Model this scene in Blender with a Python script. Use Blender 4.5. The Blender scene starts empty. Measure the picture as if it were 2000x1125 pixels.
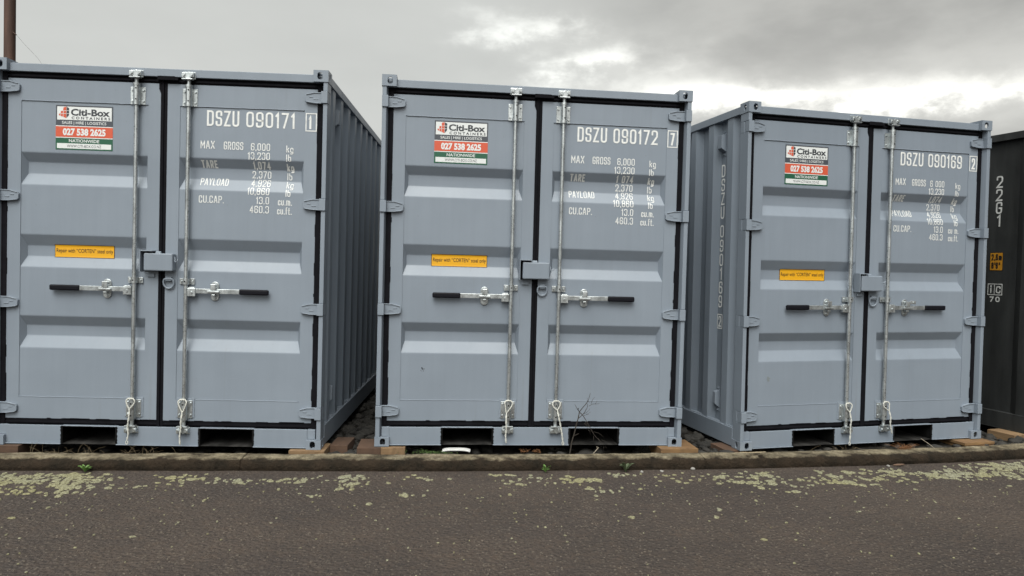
import bpy, bmesh, math, random
from math import sin, cos, pi, radians, atan2, sqrt
from mathutils import Matrix, Vector, noise

random.seed(7)
S = bpy.context.scene
COL = S.collection

# ------------------------------------------------------------------ camera
CAM_H, F_PX, PITCH, ROLL = 1.26717, 1382.02, -0.0271815, -0.0237105
cp, sp, cr, sr = cos(PITCH), sin(PITCH), cos(ROLL), sin(ROLL)
fwd = Vector((0, cp, sp)); up0 = Vector((0, -sp, cp)); rt0 = Vector((1, 0, 0))
rt = cr * rt0 - sr * up0; up = sr * rt0 + cr * up0
cd = bpy.data.cameras.new('camera'); cam = bpy.data.objects.new('camera', cd); COL.objects.link(cam)
cd.sensor_width = 36; cd.lens = F_PX / 2000 * 36; cd.clip_start = .05; cd.clip_end = 3000
M = Matrix((rt, up, -fwd)).transposed().to_4x4(); M.translation = Vector((0, 0, CAM_H))
cam.matrix_world = M
S.camera = cam

# ------------------------------------------------------------------ view / exposure
S.view_settings.view_transform = 'Standard'; S.view_settings.look = 'None'
S.view_settings.exposure = 0.0; S.view_settings.gamma = 1.0
S.cycles.max_bounces = 6; S.cycles.use_adaptive_sampling = True

# ------------------------------------------------------------------ sky
SUN_EL, SUN_AZ = 55.0, 184.0          # azimuth measured from +Y towards +X: behind the camera, square on to the doors
W = bpy.data.worlds.new('World'); S.world = W; W.use_nodes = True
nt = W.node_tree; nt.nodes.clear()


class NG:
    """tiny node helper"""
    def __init__(s, t): s.t = t
    def n(s, typ, **kw):
        nd = s.t.nodes.new(typ)
        for k, v in kw.items():
            if k.startswith('i_'): s.set(nd, k[2:], v)
            else: setattr(nd, k, v)
        return nd
    def set(s, nd, key, v):
        key = int(key) if key.isdigit() else key
        sock = nd.inputs[key]
        if hasattr(v, 'is_linked') or hasattr(v, 'links'): s.t.links.new(v, sock)
        else: sock.default_value = v
    def m(s, op, a, b=0.0, c=0.0, clamp=False):
        nd = s.t.nodes.new('ShaderNodeMath'); nd.operation = op; nd.use_clamp = clamp
        for i, v in enumerate((a, b, c)): s.set(nd, str(i), v)
        return nd.outputs[0]
    def mix(s, f, a, b, typ='MIX'):
        nd = s.t.nodes.new('ShaderNodeMix'); nd.data_type = 'RGBA'; nd.blend_type = typ
        s.set(nd, '0', f); s.set(nd, '6', a); s.set(nd, '7', b)
        return nd.outputs[2]
    def mr(s, v, a, b, c=0.0, d=1.0, smooth=False):
        nd = s.t.nodes.new('ShaderNodeMapRange')
        if smooth: nd.interpolation_type = 'SMOOTHSTEP'
        for i, q in enumerate((v, a, b, c, d)): s.set(nd, str(i), q)
        return nd.outputs[0]
    def noise(s, vec, scale, detail=4, rough=.55, w=0):
        nd = s.t.nodes.new('ShaderNodeTexNoise'); s.t.links.new(vec, nd.inputs['Vector'])
        nd.inputs['Scale'].default_value = scale; nd.inputs['Detail'].default_value = detail
        nd.inputs['Roughness'].default_value = rough
        return nd.outputs[0]
    def comb(s, x, y, z):
        nd = s.t.nodes.new('ShaderNodeCombineXYZ')
        for i, v in enumerate((x, y, z)): s.set(nd, str(i), v)
        return nd.outputs[0]
    def scale(s, vec, xyz):
        nd = s.t.nodes.new('ShaderNodeVectorMath'); nd.operation = 'MULTIPLY'
        s.t.links.new(vec, nd.inputs[0]); nd.inputs[1].default_value = xyz
        return nd.outputs[0]


g = NG(nt)
tc = g.n('ShaderNodeTexCoord'); sep = g.n('ShaderNodeSeparateXYZ'); nt.links.new(tc.outputs['Generated'], sep.inputs[0])
dx, dy, dz = sep.outputs
sky = g.n('ShaderNodeTexSky', sky_type='NISHITA', sun_disc=False, sun_elevation=radians(SUN_EL), sun_rotation=radians(SUN_AZ))
az = g.m('MULTIPLY', g.m('ARCTAN2', dx, dy), 180 / pi)
el = g.m('MULTIPLY', g.m('ARCSINE', dz), 180 / pi)
zz = g.m('ADD', g.m('MAXIMUM', dz, 0.0), .12)
pv = g.comb(g.m('DIVIDE', dx, zz), g.m('DIVIDE', dy, zz), 0.0)      # the cloud layer seen as a flat sheet overhead
nA = g.noise(pv, .9, 5, .55); nB = g.noise(pv, 3.2, 6, .6); nC = g.noise(pv, 7.0, 5, .6); nD = g.noise(pv, 1.5, 4, .5)
dirv = g.scale(tc.outputs['Generated'], (1, 1, 2.2))
nE = g.noise(dirv, 7.0, 5, .55); nF = g.noise(g.scale(tc.outputs['Generated'], (1, 1, 1.6)), 11.0, 6, .6)
# cloud thickness: smooth pale overcast to the left, heavier ragged grey to the right
right = g.mr(az, -6, 22, 0, 1, True)
lum = g.m('ADD', .655, g.m('MULTIPLY', g.m('SUBTRACT', nA, .5), .20))
dark = g.m('MULTIPLY', right, g.m('ADD', g.mr(g.m('ADD', g.m('MULTIPLY', nD, .5), g.m('MULTIPLY', nE, .5)), .36, .64, .0, .15, True), g.mr(el, 12.5, 20, 0.0, .09)))
lum = g.m('SUBTRACT', lum, dark)
# thin places in the layer where the bright upper cloud shows through
wa = g.m('ADD', az, g.m('MULTIPLY', g.m('SUBTRACT', nE, .5), 22)); we = g.m('ADD', el, g.m('MULTIPLY', g.m('SUBTRACT', nF, .5), 5.0))
tot = None
for (a0, e0, sa, se, k) in [(1.8, 18.8, 3.0, .9, .45), (7.6, 16.0, 3.4, 1.1, .85), (13.5, 13.3, 4.5, 1.0, .85), (20, 13.4, 4.0, .8, .6),
                            (28, 12.5, 6.0, .85, .9), (34, 12.4, 5, .6, .4), (9.5, 14.6, 6, 2.4, .22), (22, 13.2, 16, 2.2, .16)]:
    q = g.m('ADD', g.m('POWER', g.m('DIVIDE', g.m('SUBTRACT', wa, a0), sa), 2.0), g.m('POWER', g.m('DIVIDE', g.m('SUBTRACT', we, e0), se), 2.0))
    gq = g.m('MULTIPLY', g.m('EXPONENT', g.m('MULTIPLY', q, -1.0)), k)
    tot = gq if tot is None else g.m('ADD', tot, gq)
lum = g.m('ADD', lum, g.m('MULTIPLY', tot, g.mr(nF, .32, .6, .35, 1.15)))
# bright sky lobe added behind the camera to light the door fronts
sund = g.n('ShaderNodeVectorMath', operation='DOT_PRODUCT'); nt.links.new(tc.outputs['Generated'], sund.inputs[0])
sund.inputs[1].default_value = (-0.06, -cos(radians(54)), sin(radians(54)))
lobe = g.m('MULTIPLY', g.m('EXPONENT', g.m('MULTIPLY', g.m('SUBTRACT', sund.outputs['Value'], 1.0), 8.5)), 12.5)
gain = g.m('ADD', g.m('MULTIPLY', g.mr(dz, .36, .62, 1.0, .42, True), g.m('MULTIPLY', g.mr(g.m('ABSOLUTE', dx), .64, .85, 1.0, .32, True), g.m('SUBTRACT', 1.0, g.m('MULTIPLY', g.mr(dy, .1, -.35, 0, .72, True), g.mr(dz, .5, .15, 0, 1, True))))), lobe)  # sky dimmed overhead, sideways and low behind to darken sides and rib tops
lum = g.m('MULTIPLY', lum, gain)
tint = g.mix(right, (.985, 1.0, .95, 1), (1.0, .99, .925, 1))
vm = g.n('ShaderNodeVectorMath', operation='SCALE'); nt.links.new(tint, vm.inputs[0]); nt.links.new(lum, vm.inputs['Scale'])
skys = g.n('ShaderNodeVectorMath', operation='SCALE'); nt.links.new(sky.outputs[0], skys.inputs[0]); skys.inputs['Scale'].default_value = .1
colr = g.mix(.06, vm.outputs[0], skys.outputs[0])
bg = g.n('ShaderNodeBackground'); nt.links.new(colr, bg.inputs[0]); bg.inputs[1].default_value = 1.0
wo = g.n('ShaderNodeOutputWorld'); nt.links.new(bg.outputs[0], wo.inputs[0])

# ------------------------------------------------------------------ sun (diffuse, through cloud)
sl = bpy.data.lights.new('sun', 'SUN'); sl.energy = 1.5; sl.angle = radians(28); sl.color = (1, .97, .92)
so = bpy.data.objects.new('sun', sl); COL.objects.link(so)
a = radians(SUN_AZ); e = radians(SUN_EL)
sdir = Vector((sin(a) * cos(e), cos(a) * cos(e), sin(e)))
so.rotation_euler = (-sdir).to_track_quat('-Z', 'Y').to_euler(); so.location = (0, -10, 20)


# ------------------------------------------------------------------ materials
def mat(name, col, rough=.6, metal=0.0, build=None, spec=.5):
    m = bpy.data.materials.new(name); m.use_nodes = True
    t = m.node_tree; b = t.nodes['Principled BSDF']
    b.inputs['Base Color'].default_value = (*col, 1); b.inputs['Roughness'].default_value = rough
    b.inputs['Metallic'].default_value = metal; b.inputs['Specular IOR Level'].default_value = spec
    if build:
        gg = NG(t); co = t.nodes.new('ShaderNodeTexCoord').outputs['Object']
        build(gg, co, b)
    return m


def bump(gg, b, h, strength, dist):
    bp = gg.n('ShaderNodeBump'); bp.inputs['Strength'].default_value = strength; bp.inputs['Distance'].default_value = dist
    gg.t.links.new(h, bp.inputs['Height']); gg.t.links.new(bp.outputs[0], b.inputs['Normal'])


def vary(col, amt, scale=3.0, sc=(1, 1, 1), rough=None, bumpv=None):
    def f(gg, co, b):
        v = gg.scale(co, sc)
        n = gg.noise(v, scale, 6, .6)
        k = gg.mr(n, .3, .7, 1 - amt, 1 + amt)
        vmn = gg.n('ShaderNodeVectorMath', operation='SCALE'); vmn.inputs[0].default_value = col
        gg.t.links.new(k, vmn.inputs['Scale']); gg.t.links.new(vmn.outputs[0], b.inputs['Base Color'])
        if rough: gg.t.links.new(gg.mr(gg.noise(co, scale * 2.3, 4), .3, .7, rough[0], rough[1]), b.inputs['Roughness'])
        if bumpv: bump(gg, b, gg.noise(co, bumpv[0], 3), bumpv[1], bumpv[2])
    return f


PAINT = (.188, .220, .262)


def paint_nodes(gg, co, b):
    n1 = gg.noise(co, 1.7, 5, .6)
    streak = gg.noise(gg.scale(co, (16, 16, .8)), 1.0, 5, .65)
    k = gg.m('ADD', gg.mr(n1, .3, .7, -.035, .035), gg.mr(streak, .35, .75, -.03, .03))
    dust = gg.mr(gg.noise(co, 26, 5, .7), .60, .78, 0, .22)
    vmn = gg.n('ShaderNodeVectorMath', operation='SCALE'); vmn.inputs[0].default_value = PAINT
    gg.t.links.new(gg.m('ADD', k, 1.0), vmn.inputs['Scale'])
    c = gg.mix(dust, vmn.outputs[0], (.175, .195, .215, 1))
    fleck = gg.mr(gg.noise(co, 95, 2, .5), .74, .78, 0, .55)
    c = gg.mix(fleck, c, (.11, .11, .105, 1))
    scr = gg.mr(gg.noise(gg.scale(co, (3, 3, 60)), 2.4, 3, .5), .735, .76, 0, .30)
    c = gg.mix(scr, c, (.26, .28, .30, 1))
    run = gg.m('MULTIPLY', gg.mr(gg.noise(gg.scale(co, (34, 34, .5)), 1.0, 4, .6), .58, .75), gg.mr(gg.noise(co, 2.2, 3), .45, .65))
    c = gg.mix(gg.m('MULTIPLY', run, .22), c, (.13, .135, .13, 1))
    gg.t.links.new(c, b.inputs['Base Color'])
    gg.t.links.new(gg.mr(n1, .3, .7, .40, .56), b.inputs['Roughness'])
    h = gg.m('ADD', gg.m('MULTIPLY', gg.noise(co, 2.6, 2), 1.0), gg.m('MULTIPLY', gg.noise(co, 260, 2), .02))
    bump(gg, b, h, .22, .02)


MP = mat('container_paint', PAINT, .5, build=paint_nodes)
MDK = mat('dark_container_paint', (.022, .0235, .024), .55, build=vary((.0215, .023, .0232), .45, 2.0, (4, 4, .6), (.45, .65)))
MRUB = mat('black_rubber', (.005, .005, .007), .8, build=vary((.005, .005, .007), .3, 8), spec=.1)
MGAL = mat('galvanised_steel', (.62, .65, .66), .38, .85, build=vary((.50, .53, .54), .34, 26, (1, 1, .35), (.22, .46)))
MGRIP = mat('black_grip', (.005, .005, .008), .55, spec=.15)
MWHITE = mat('white_lettering', (.62, .63, .62), .6, build=vary((.64, .65, .64), .10, 40))
MBLK = mat('black_paint', (.007, .007, .008), .85, build=vary((.008, .008, .008), .5, 12), spec=.1)
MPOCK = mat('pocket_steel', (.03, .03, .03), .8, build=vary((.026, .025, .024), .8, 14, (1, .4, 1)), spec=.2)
MSW = mat('sign_white', (.62, .64, .64), .4)
MSG = mat('sign_grey', (.055, .062, .075), .4)
MSR = mat('sign_red', (.52, .085, .04), .4)
MSGR = mat('sign_green', (.012, .085, .045), .4)
MSD = mat('sign_ink', (.03, .035, .042), .5)
MYEL = mat('sticker_yellow', (.66, .33, .008), .45)
MORG = mat('sticker_orange', (.42, .19, .012), .5, build=vary((.42, .19, .012), .15, 30))
MINK = mat('sticker_ink', (.012, .010, .010), .5)
MROPE = mat('white_rope', (.66, .66, .63), .8, build=vary((.50, .50, .46), .3, 120, (1, 1, 1), None, (300, .6, .004)))
MSTONE = mat('gravel_stone', (.08, .075, .065), .85, build=vary((.020, .0185, .016), .9, 7, (1, 1, 1), None, (60, .5, .01)))
MPLASTIC = mat('white_plastic', (.58, .58, .58), .5, build=vary((.56, .56, .55), .15, 25))
MRUST = mat('rusty_steel', (.10, .045, .03), .8, build=vary((.062, .032, .022), .5, 3, (4, 4, .5)))
MTWIG = mat('dry_twig', (.035, .028, .022), .9)
MTWIG2 = mat('pale_twig', (.30, .26, .20), .9)
MSTRAW = mat('dry_grass', (.16, .12, .07), .9)
MGREEN = mat('weed_green', (.075, .15, .028), .7)
MDGREEN = mat('dark_weed', (.05, .07, .03), .7)
MMOSS = mat('moss', (.05, .09, .02), .9)
MORW = mat('rust_weed', (.20, .09, .035), .9)
MPEB = mat('pale_pebble', (.24, .23, .215), .8)
MLEAF = mat('dead_leaf', (.10, .06, .038), .8)
MWIRE = mat('thin_wire', (.12, .12, .12), .5)


def wood(name, c1, c2):
    def f(gg, co, b):
        n = gg.noise(gg.scale(co, (5, 3, 90)), 1.0, 5, .65); n2 = gg.noise(co, 9, 3)
        c = gg.mix(gg.mr(n, .3, .7), (*c1, 1), (*c2, 1)); c = gg.mix(gg.mr(n2, .5, .7, 0, .4), c, (.05, .03, .02, 1))
        gg.t.links.new(c, b.inputs['Base Color']); bump(gg, b, n, .4, .004)
    return mat(name, c1, .85, build=f)


MWD = wood('tan_timber', (.25, .16, .082), (.15, .09, .045))
MWO = wood('orange_timber', (.23, .135, .055), (.13, .070, .030))
MWR = wood('red_timber', (.10, .055, .033), (.055, .031, .019))
MWP = wood('pale_timber', (.42, .34, .22), (.30, .23, .14))


def road_nodes(gg, co, b):
    warp = gg.noise(co, 1.1, 4, .6)
    base = gg.mix(gg.mr(warp, .32, .68), (.048, .038, .032, 1), (.078, .059, .047, 1))
    fine = gg.noise(co, 130, 4, .75)
    base = gg.mix(gg.mr(fine, .42, .72, 0, .7), base, (.038, .031, .029, 1))
    mid = gg.noise(co, 14, 4, .65)
    base = gg.mix(gg.mr(mid, .5, .72, 0, .45), base, (.088, .061, .043, 1))     # brown silt lying in the surface
    damp = gg.mr(gg.noise(gg.scale(co, (.55, 1, 1)), 1.3, 5, .6), .46, .62, 0, .42)
    base = gg.mix(damp, base, (.042, .033, .030, 1))
    gg.t.links.new(gg.m('SUBTRACT', .82, gg.m('MULTIPLY', damp, .4)), b.inputs['Roughness'])
    vo = gg.n('ShaderNodeTexVoronoi', feature='F1', i_Scale=46.0); gg.t.links.new(co, vo.inputs['Vector'])
    sx = gg.n('ShaderNodeSeparateColor'); gg.t.links.new(vo.outputs['Color'], sx.inputs[0])
    chip = gg.m('MULTIPLY', gg.mr(sx.outputs[0], .50, .56), gg.mr(vo.outputs['Distance'], .40, .22))
    chip = gg.m('MULTIPLY', chip, gg.mr(gg.noise(co, 5, 3), .35, .6, .30, 1))
    base = gg.mix(gg.m('MULTIPLY', chip, .7), base, gg.mix(sx.outputs[1], (.095, .080, .066, 1), (.150, .126, .098, 1)))
    vd = gg.n('ShaderNodeTexVoronoi', feature='F1', i_Scale=75.0); gg.t.links.new(gg.scale(co, (1, 1, 2)), vd.inputs['Vector'])
    sd = gg.n('ShaderNodeSeparateColor'); gg.t.links.new(vd.outputs['Color'], sd.inputs[0])
    pit = gg.m('MULTIPLY', gg.mr(sd.outputs[0], .7, .75), gg.mr(vd.outputs['Distance'], .45, .3))
    base = gg.mix(gg.m('MULTIPLY', pit, .8), base, (.020, .017, .017, 1))
    gg.t.links.new(base, b.inputs['Base Color'])
    h = gg.m('ADD', gg.m('MULTIPLY', vo.outputs['Distance'], -1.0), gg.m('MULTIPLY', fine, .6))
    bump(gg, b, h, 1.0, .012)


MROAD = mat('road_chipseal', (.07, .06, .055), .8, build=road_nodes, spec=.35)


def kerb_nodes(gg, co, b):
    n = gg.noise(co, 9, 6, .7); n2 = gg.noise(co, 55, 4, .7); n3 = gg.noise(gg.scale(co, (3, 3, 8)), 2.5, 6, .7)
    c = gg.mix(gg.mr(n, .3, .7), (.165, .138, .090, 1), (.30, .255, .175, 1))
    c = gg.mix(gg.mr(n2, .55, .72, 0, .75), c, (.42, .38, .29, 1))
    c = gg.mix(gg.mr(n2, .45, .3, 0, .7), c, (.06, .05, .032, 1))
    sepn = gg.n('ShaderNodeSeparateXYZ'); gg.t.links.new(co, sepn.inputs[0])
    edge = gg.m('ADD', sepn.outputs[2], gg.m('MULTIPLY', gg.m('SUBTRACT', n3, .5), .05))
    alg = gg.mr(edge, .006, -.008, 0, .97)                       # brown-black algae growing up the face
    c = gg.mix(alg, c, gg.mix(gg.mr(n, .35, .65), (.007, .005, .003, 1), (.024, .015, .009, 1)))
    gg.t.links.new(c, b.inputs['Base Color'])
    bump(gg, b, gg.m('ADD', n2, gg.m('MULTIPLY', n, 1.5)), .9, .02)


MKERB = mat('kerb_concrete', (.2, .18, .13), .9, build=kerb_nodes, spec=.2)
MSOIL = mat('gravel_soil', (.03, .026, .021), .95, build=vary((.017, .015, .012), .6, 14, (1, 1, 1), None, (40, .8, .03)), spec=.2)


def lichen_nodes(gg, co, b):
    n = gg.noise(co, 3.1, 3); n2 = gg.noise(co, 85, 4, .75)
    c = gg.mix(gg.mr(n, .35, .65), (.30, .283, .160, 1), (.315, .315, .235, 1))
    c = gg.mix(gg.mr(n2, .38, .58, 0, .9), c, (.125, .115, .07, 1))
    gg.t.links.new(c, b.inputs['Base Color']); bump(gg, b, n2, .7, .006)


MLICH = mat('lichen', (.4, .38, .22), .95, build=lichen_nodes, spec=.1)


# ------------------------------------------------------------------ mesh builder
class MB:
    def __init__(s): s.v = []; s.f = []; s.mi = []; s.sm = []
    def add(s, verts, faces, mi=0, smooth=False):
        o = len(s.v); s.v += [tuple(p) for p in verts]
        for f in faces: s.f.append([i + o for i in f]); s.mi.append(mi); s.sm.append(smooth)
        return s
    def box(s, x0, x1, y0, y1, z0, z1, mi=0):
        return s.add([(x0, y0, z0), (x1, y0, z0), (x1, y1, z0), (x0, y1, z0), (x0, y0, z1), (x1, y0, z1), (x1, y1, z1), (x0, y1, z1)],
                     [(0, 3, 2, 1), (4, 5, 6, 7), (0, 1, 5, 4), (1, 2, 6, 5), (2, 3, 7, 6), (3, 0, 4, 7)], mi)
    def prism(s, poly, axis, a, b, mi=0):
        """poly: 2D points, extruded along axis from a to b. axis 'y': poly=(x,z); 'z': poly=(x,y); 'x': poly=(y,z)"""
        n = len(poly)
        def p3(p, t): return (p[0], t, p[1]) if axis == 'y' else ((p[0], p[1], t) if axis == 'z' else (t, p[0], p[1]))
        vs = [p3(p, a) for p in poly] + [p3(p, b) for p in poly]
        fs = [tuple(range(n)), tuple(range(2 * n - 1, n - 1, -1))] + [(i, i + n, (i + 1) % n + n, (i + 1) % n) for i in range(n)]
        return s.add(vs, fs, mi)
    def cyl(s, p0, p1, r0, r1=None, n=14, mi=0, caps=True, smooth=True):
        r1 = r0 if r1 is None else r1
        p0, p1 = Vector(p0), Vector(p1); d = (p1 - p0).normalized()
        q = d.orthogonal().normalized(); w = d.cross(q)
        vs = [p0 + (q * cos(2 * pi * i / n) + w * sin(2 * pi * i / n)) * r0 for i in range(n)] + [p1 + (q * cos(2 * pi * i / n) + w * sin(2 * pi * i / n)) * r1 for i in range(n)]
        s.add(vs, [(i, (i + 1) % n, (i + 1) % n + n, i + n) for i in range(n)], mi, smooth)
        if caps: s.add(vs[:n], [tuple(range(n - 1, -1, -1))], mi); s.add(vs[n:], [tuple(range(n))], mi)
        return s
    def tube(s, pts, r, n=8, mi=0, rend=None, closed=False):
        pts = [Vector(p) for p in pts]; m = len(pts); vs = []; fs = []
        ref = None
        for i, p in enumerate(pts):
            if closed: d = pts[(i + 1) % m] - pts[i - 1]
            else: d = pts[min(i + 1, m - 1)] - pts[max(i - 1, 0)]
            d.normalize()
            if ref is None: ref = d.orthogonal().normalized()
            ref = (ref - d * ref.dot(d)); ref = ref.normalized() if ref.length > 1e-6 else d.orthogonal().normalized()
            w = d.cross(ref); rr = r if rend is None else r + (rend - r) * i / (m - 1)
            vs += [p + (ref * cos(2 * pi * k / n) + w * sin(2 * pi * k / n)) * rr for k in range(n)]
        for i in range(m if closed else m - 1):
            j = (i + 1) % m
            fs += [(i * n + k, i * n + (k + 1) % n, j * n + (k + 1) % n, j * n + k) for k in range(n)]
        if not closed: fs += [tuple(range(n - 1, -1, -1)), tuple((m - 1) * n + k for k in range(n))]
        return s.add(vs, fs, mi, True)
    def mesh(s, name, mats):
        me = bpy.data.meshes.new(name); me.from_pydata(s.v, [], s.f)
        for m in (mats if isinstance(mats, (list, tuple)) else [mats]): me.materials.append(m)
        me.polygons.foreach_set('material_index', s.mi); me.polygons.foreach_set('use_smooth', s.sm); me.update()
        bm = bmesh.new(); bm.from_mesh(me); bmesh.ops.recalc_face_normals(bm, faces=bm.faces); bm.to_mesh(me); bm.free()
        return me
    def obj(s, name, mats, parent=None, bevel=0, label=None):
        o = bpy.data.objects.new(name, s.mesh(name, mats)); COL.objects.link(o)
        if parent: o.parent = parent
        if bevel:
            b = o.modifiers.new('bevel', 'BEVEL'); b.width = bevel; b.segments = 2; b.limit_method = 'ANGLE'; b.angle_limit = radians(40)
        if label: o['label'] = label
        return o


def tag(o, label, cat, group=None):
    o['label'] = label; o['category'] = cat
    if group: o['group'] = group
    return o


def struct(o): o['kind'] = 'structure'; return o
def stuff(o): o['kind'] = 'stuff'; return o


def empty(name, loc, rot=(0, 0, 0)):
    o = bpy.data.objects.new(name, None); COL.objects.link(o); o.location = loc; o.rotation_euler = rot; o.empty_display_size = .2
    return o


# ------------------------------------------------------------------ ground, road, kerb
KF = [(-3.178, 4.396), (-2.255, 4.472), (-1.303, 4.552), (-.476, 4.612), (.542, 4.700), (.892, 4.740), (1.803, 4.872), (2.7, 5.045), (3.259, 5.150), (3.87, 5.278)]
import numpy as np
PK = np.polyfit([p[0] for p in KF], [p[1] for p in KF], 3)


def kerb_y(x):
    xc = max(-3.6, min(4.2, x)); y = np.polyval(PK, xc); dyv = np.polyval(np.polyder(PK), xc)
    return float(y + dyv * (x - xc))


def kerb_n(x):
    d = float(np.polyval(np.polyder(PK), max(-3.6, min(4.2, x)))); L = sqrt(1 + d * d); return (-d / L, 1 / L)


ZR = -.075
xs = [-60, -30, -15, -8] + [-5 + i * .25 for i in range(45)] + [9, 15, 30, 60]
b_ = MB(); n_ = len(xs)
b_.add([(x, -60, ZR) for x in xs] + [(x, kerb_y(x) + .03, ZR) for x in xs], [(i, i + 1, i + 1 + n_, i + n_) for i in range(n_ - 1)])
struct(b_.obj('road', MROAD))
b_ = MB(); b_.add([(-400, -400, -.12), (400, -400, -.12), (400, 400, -.12), (-400, 400, -.12)], [(0, 1, 2, 3)])
struct(b_.obj('ground', MSOIL))
# gravel bed behind the kerb: an uneven sheet a little below the top of the kerb
b_ = MB(); nx, ny = 150, 60; vs = []
for j in range(ny + 1):
    for i in range(nx + 1):
        x = -9 + 20 * i / nx; y = kerb_y(x) + .10 + 9 * (j / ny) ** 1.3
        vs.append((x, y, -.088 + .022 * noise.noise((x * 2.2, y * 2.2, 0)) + .012 * noise.noise((x * 7, y * 7, 3))))
b_.add(vs, [(j * (nx + 1) + i, j * (nx + 1) + i + 1, (j + 1) * (nx + 1) + i + 1, (j + 1) * (nx + 1) + i) for j in range(ny) for i in range(nx)], 0, True)
struct(b_.obj('gravel_bed', MSOIL))

prof = [(0, -.10), (0.006, -.075), (.000, -.06), (.002, -.045), (.007, -.030), (.014, -.018), (.024, -.009), (.038, -.003), (.055, 0), (.085, .001), (.115, .002), (.15, 0), (.162, -.004), (.166, -.02), (.166, -.11)]
JOINTS = (-1.72, 1.36, 2.62, -3.4)
kx = [-40, -20, -10, -7] + [-5 + i * .03 for i in range(int(11 / .03))] + [6.1, 8, 12, 24, 40]
kx = sorted(kx + [j + o for j in JOINTS for o in (-.006, -.0025, .0025, .006)])
b_ = MB(); vs = []
for x in kx:
    y0 = kerb_y(x); nn = kerb_n(x)
    for k, (t, z) in enumerate(prof):
        j = noise.noise((x * 3.1, t * 20, z * 20)) * .007 + noise.noise((x * 14, t * 60, z * 60)) * .0035
        w = .010 * noise.noise((x * .8, 5, 0))
        if k < 14 and min(abs(x - q) for q in JOINTS) < .003: t += .010; z -= .008
        # chips knocked out of the nose
        for cx_, cw_, cdp in ((1.01, .035, .03), (1.68, .03, .026), (1.78, .025, .028), (-.62, .12, .010), (-2.25, .02, .012), (2.22, .03, .014)):
            if abs(x - cx_) < cw_ and 3 <= k <= 8: j -= 0; t += cdp * (1 - abs(x - cx_) / cw_) * .8; z -= cdp * (1 - abs(x - cx_) / cw_) * .6
        vs.append((x + nn[0] * (t + w), y0 + nn[1] * (t + w) - (j if k < 8 else 0), z + (j if 5 <= k < 13 else 0)))
m_ = len(prof)
b_.add(vs, [(i * m_ + k, (i + 1) * m_ + k, (i + 1) * m_ + k + 1, i * m_ + k + 1) for i in range(len(kx) - 1) for k in range(m_ - 1)], 0, True)
struct(b_.obj('kerb', MKERB))

# ------------------------------------------------------------------ container geometry (local: x along the front, y back, z up)
CW, CH, CL = 2.22, 2.591, 2.991
DF, DP, REC = .052, .056, .040           # door frame plane, door panel plane, depth of the pressed ribs
RIBS = [(1.978, 1.917, 1.838, 1.762), (1.424, 1.350, 1.277, 1.205), (.872, .806, .735, .655)]
PU0, PU1 = .167, 1.004


def rib_profile(a, b, c, d, r=.006):
    """(z, depth) down one pressed rib, corners rolled"""
    P = [(a + .03, DP), (a, DP), (b, DP + REC), (c, DP + REC), (d, DP), (d - .03, DP)]; out = [(a + .014, DP)]
    for i in range(1, 5):
        p, q, n_ = Vector(P[i]), Vector(P[i - 1]), Vector(P[i + 1]); A = p + (q - p).normalized() * r; B = p + (n_ - p).normalized() * r
        for k in range(5):
            t = k / 4; v = A * (1 - t) ** 2 + p * 2 * t * (1 - t) + B * t * t; out.append((v.x, v.y))
    return out + [(d - .014, DP)]


RPROF = [rib_profile(*q) for q in RIBS]


def panel_d(z):
    for pr in RPROF:
        if pr[-1][0] <= z <= pr[0][0]:
            for (z0, d0), (z1, d1) in zip(pr, pr[1:]):
                if z1 <= z <= z0: return d0 + (d1 - d0) * ((z0 - z) / max(z0 - z1, 1e-9))
    return DP


def surf_d(u, z):
    uu = u if u < CW / 2 else CW - u
    return panel_d(z) if PU0 < uu < PU1 else DF


def mx(u, right): return CW - u if right else u


PROFILE_P = .2865
def corrug(y):
    """depth of the side sheet behind its outer face, at distance y from the front"""
    t = (y - .228) % PROFILE_P
    if t < .080: return 0.0
    if t < .148: return .036 * (t - .08) / .068
    if t < .218: return .036
    return .036 * (PROFILE_P - t) / .0685


def corr_breaks(y0, y1):
    ys = [y0]; k = int((y0 - .228) / PROFILE_P) - 1
    while True:
        base = .228 + k * PROFILE_P
        for o in (0, .08, .148, .218):
            if y0 + 1e-4 < base + o < y1 - 1e-4: ys.append(base + o)
        if base > y1: break
        k += 1
    return sorted(ys) + [y1]


def plate_hole(b, o, ex, ey, w, h, hx, hy, rx, ry, nrm, th, mi=0):
    """flat plate (origin o, axes ex, ey) with an oval hole that has a rim of thickness th going along nrm"""
    o, ex, ey, nrm = Vector(o), Vector(ex), Vector(ey), Vector(nrm); N = 24; inn = []; out = []
    for i in range(N):
        t = 2 * pi * i / N; c, s_ = cos(t), sin(t)
        inn.append((hx + rx * c * abs(c) ** -.25 if abs(c) > 1e-6 else hx, hy + ry * s_ * (abs(s_) ** -.25 if abs(s_) > 1e-6 else 0)))
        k = min((w - hx if c > 0 else hx) / max(abs(c), 1e-6), (h - hy if s_ > 0 else hy) / max(abs(s_), 1e-6))
        out.append((hx + k * c, hy + k * s_))
    for cxy in ((0, 0), (w, 0), (w, h), (0, h)):                # snap the nearest sample to each corner
        i = min(range(N), key=lambda q: (out[q][0] - cxy[0]) ** 2 + (out[q][1] - cxy[1]) ** 2); out[i] = cxy
    P = lambda q, d=0: o + ex * q[0] + ey * q[1] + nrm * d
    b.add([P(q) for q in inn] + [P(q) for q in out], [(i, (i + 1) % N, (i + 1) % N + N, i + N) for i in range(N)], mi)
    b.add([P(q) for q in inn] + [P(q, th) for q in inn], [(i, (i + 1) % N, (i + 1) % N + N, i + N) for i in range(N)], mi)


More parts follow.
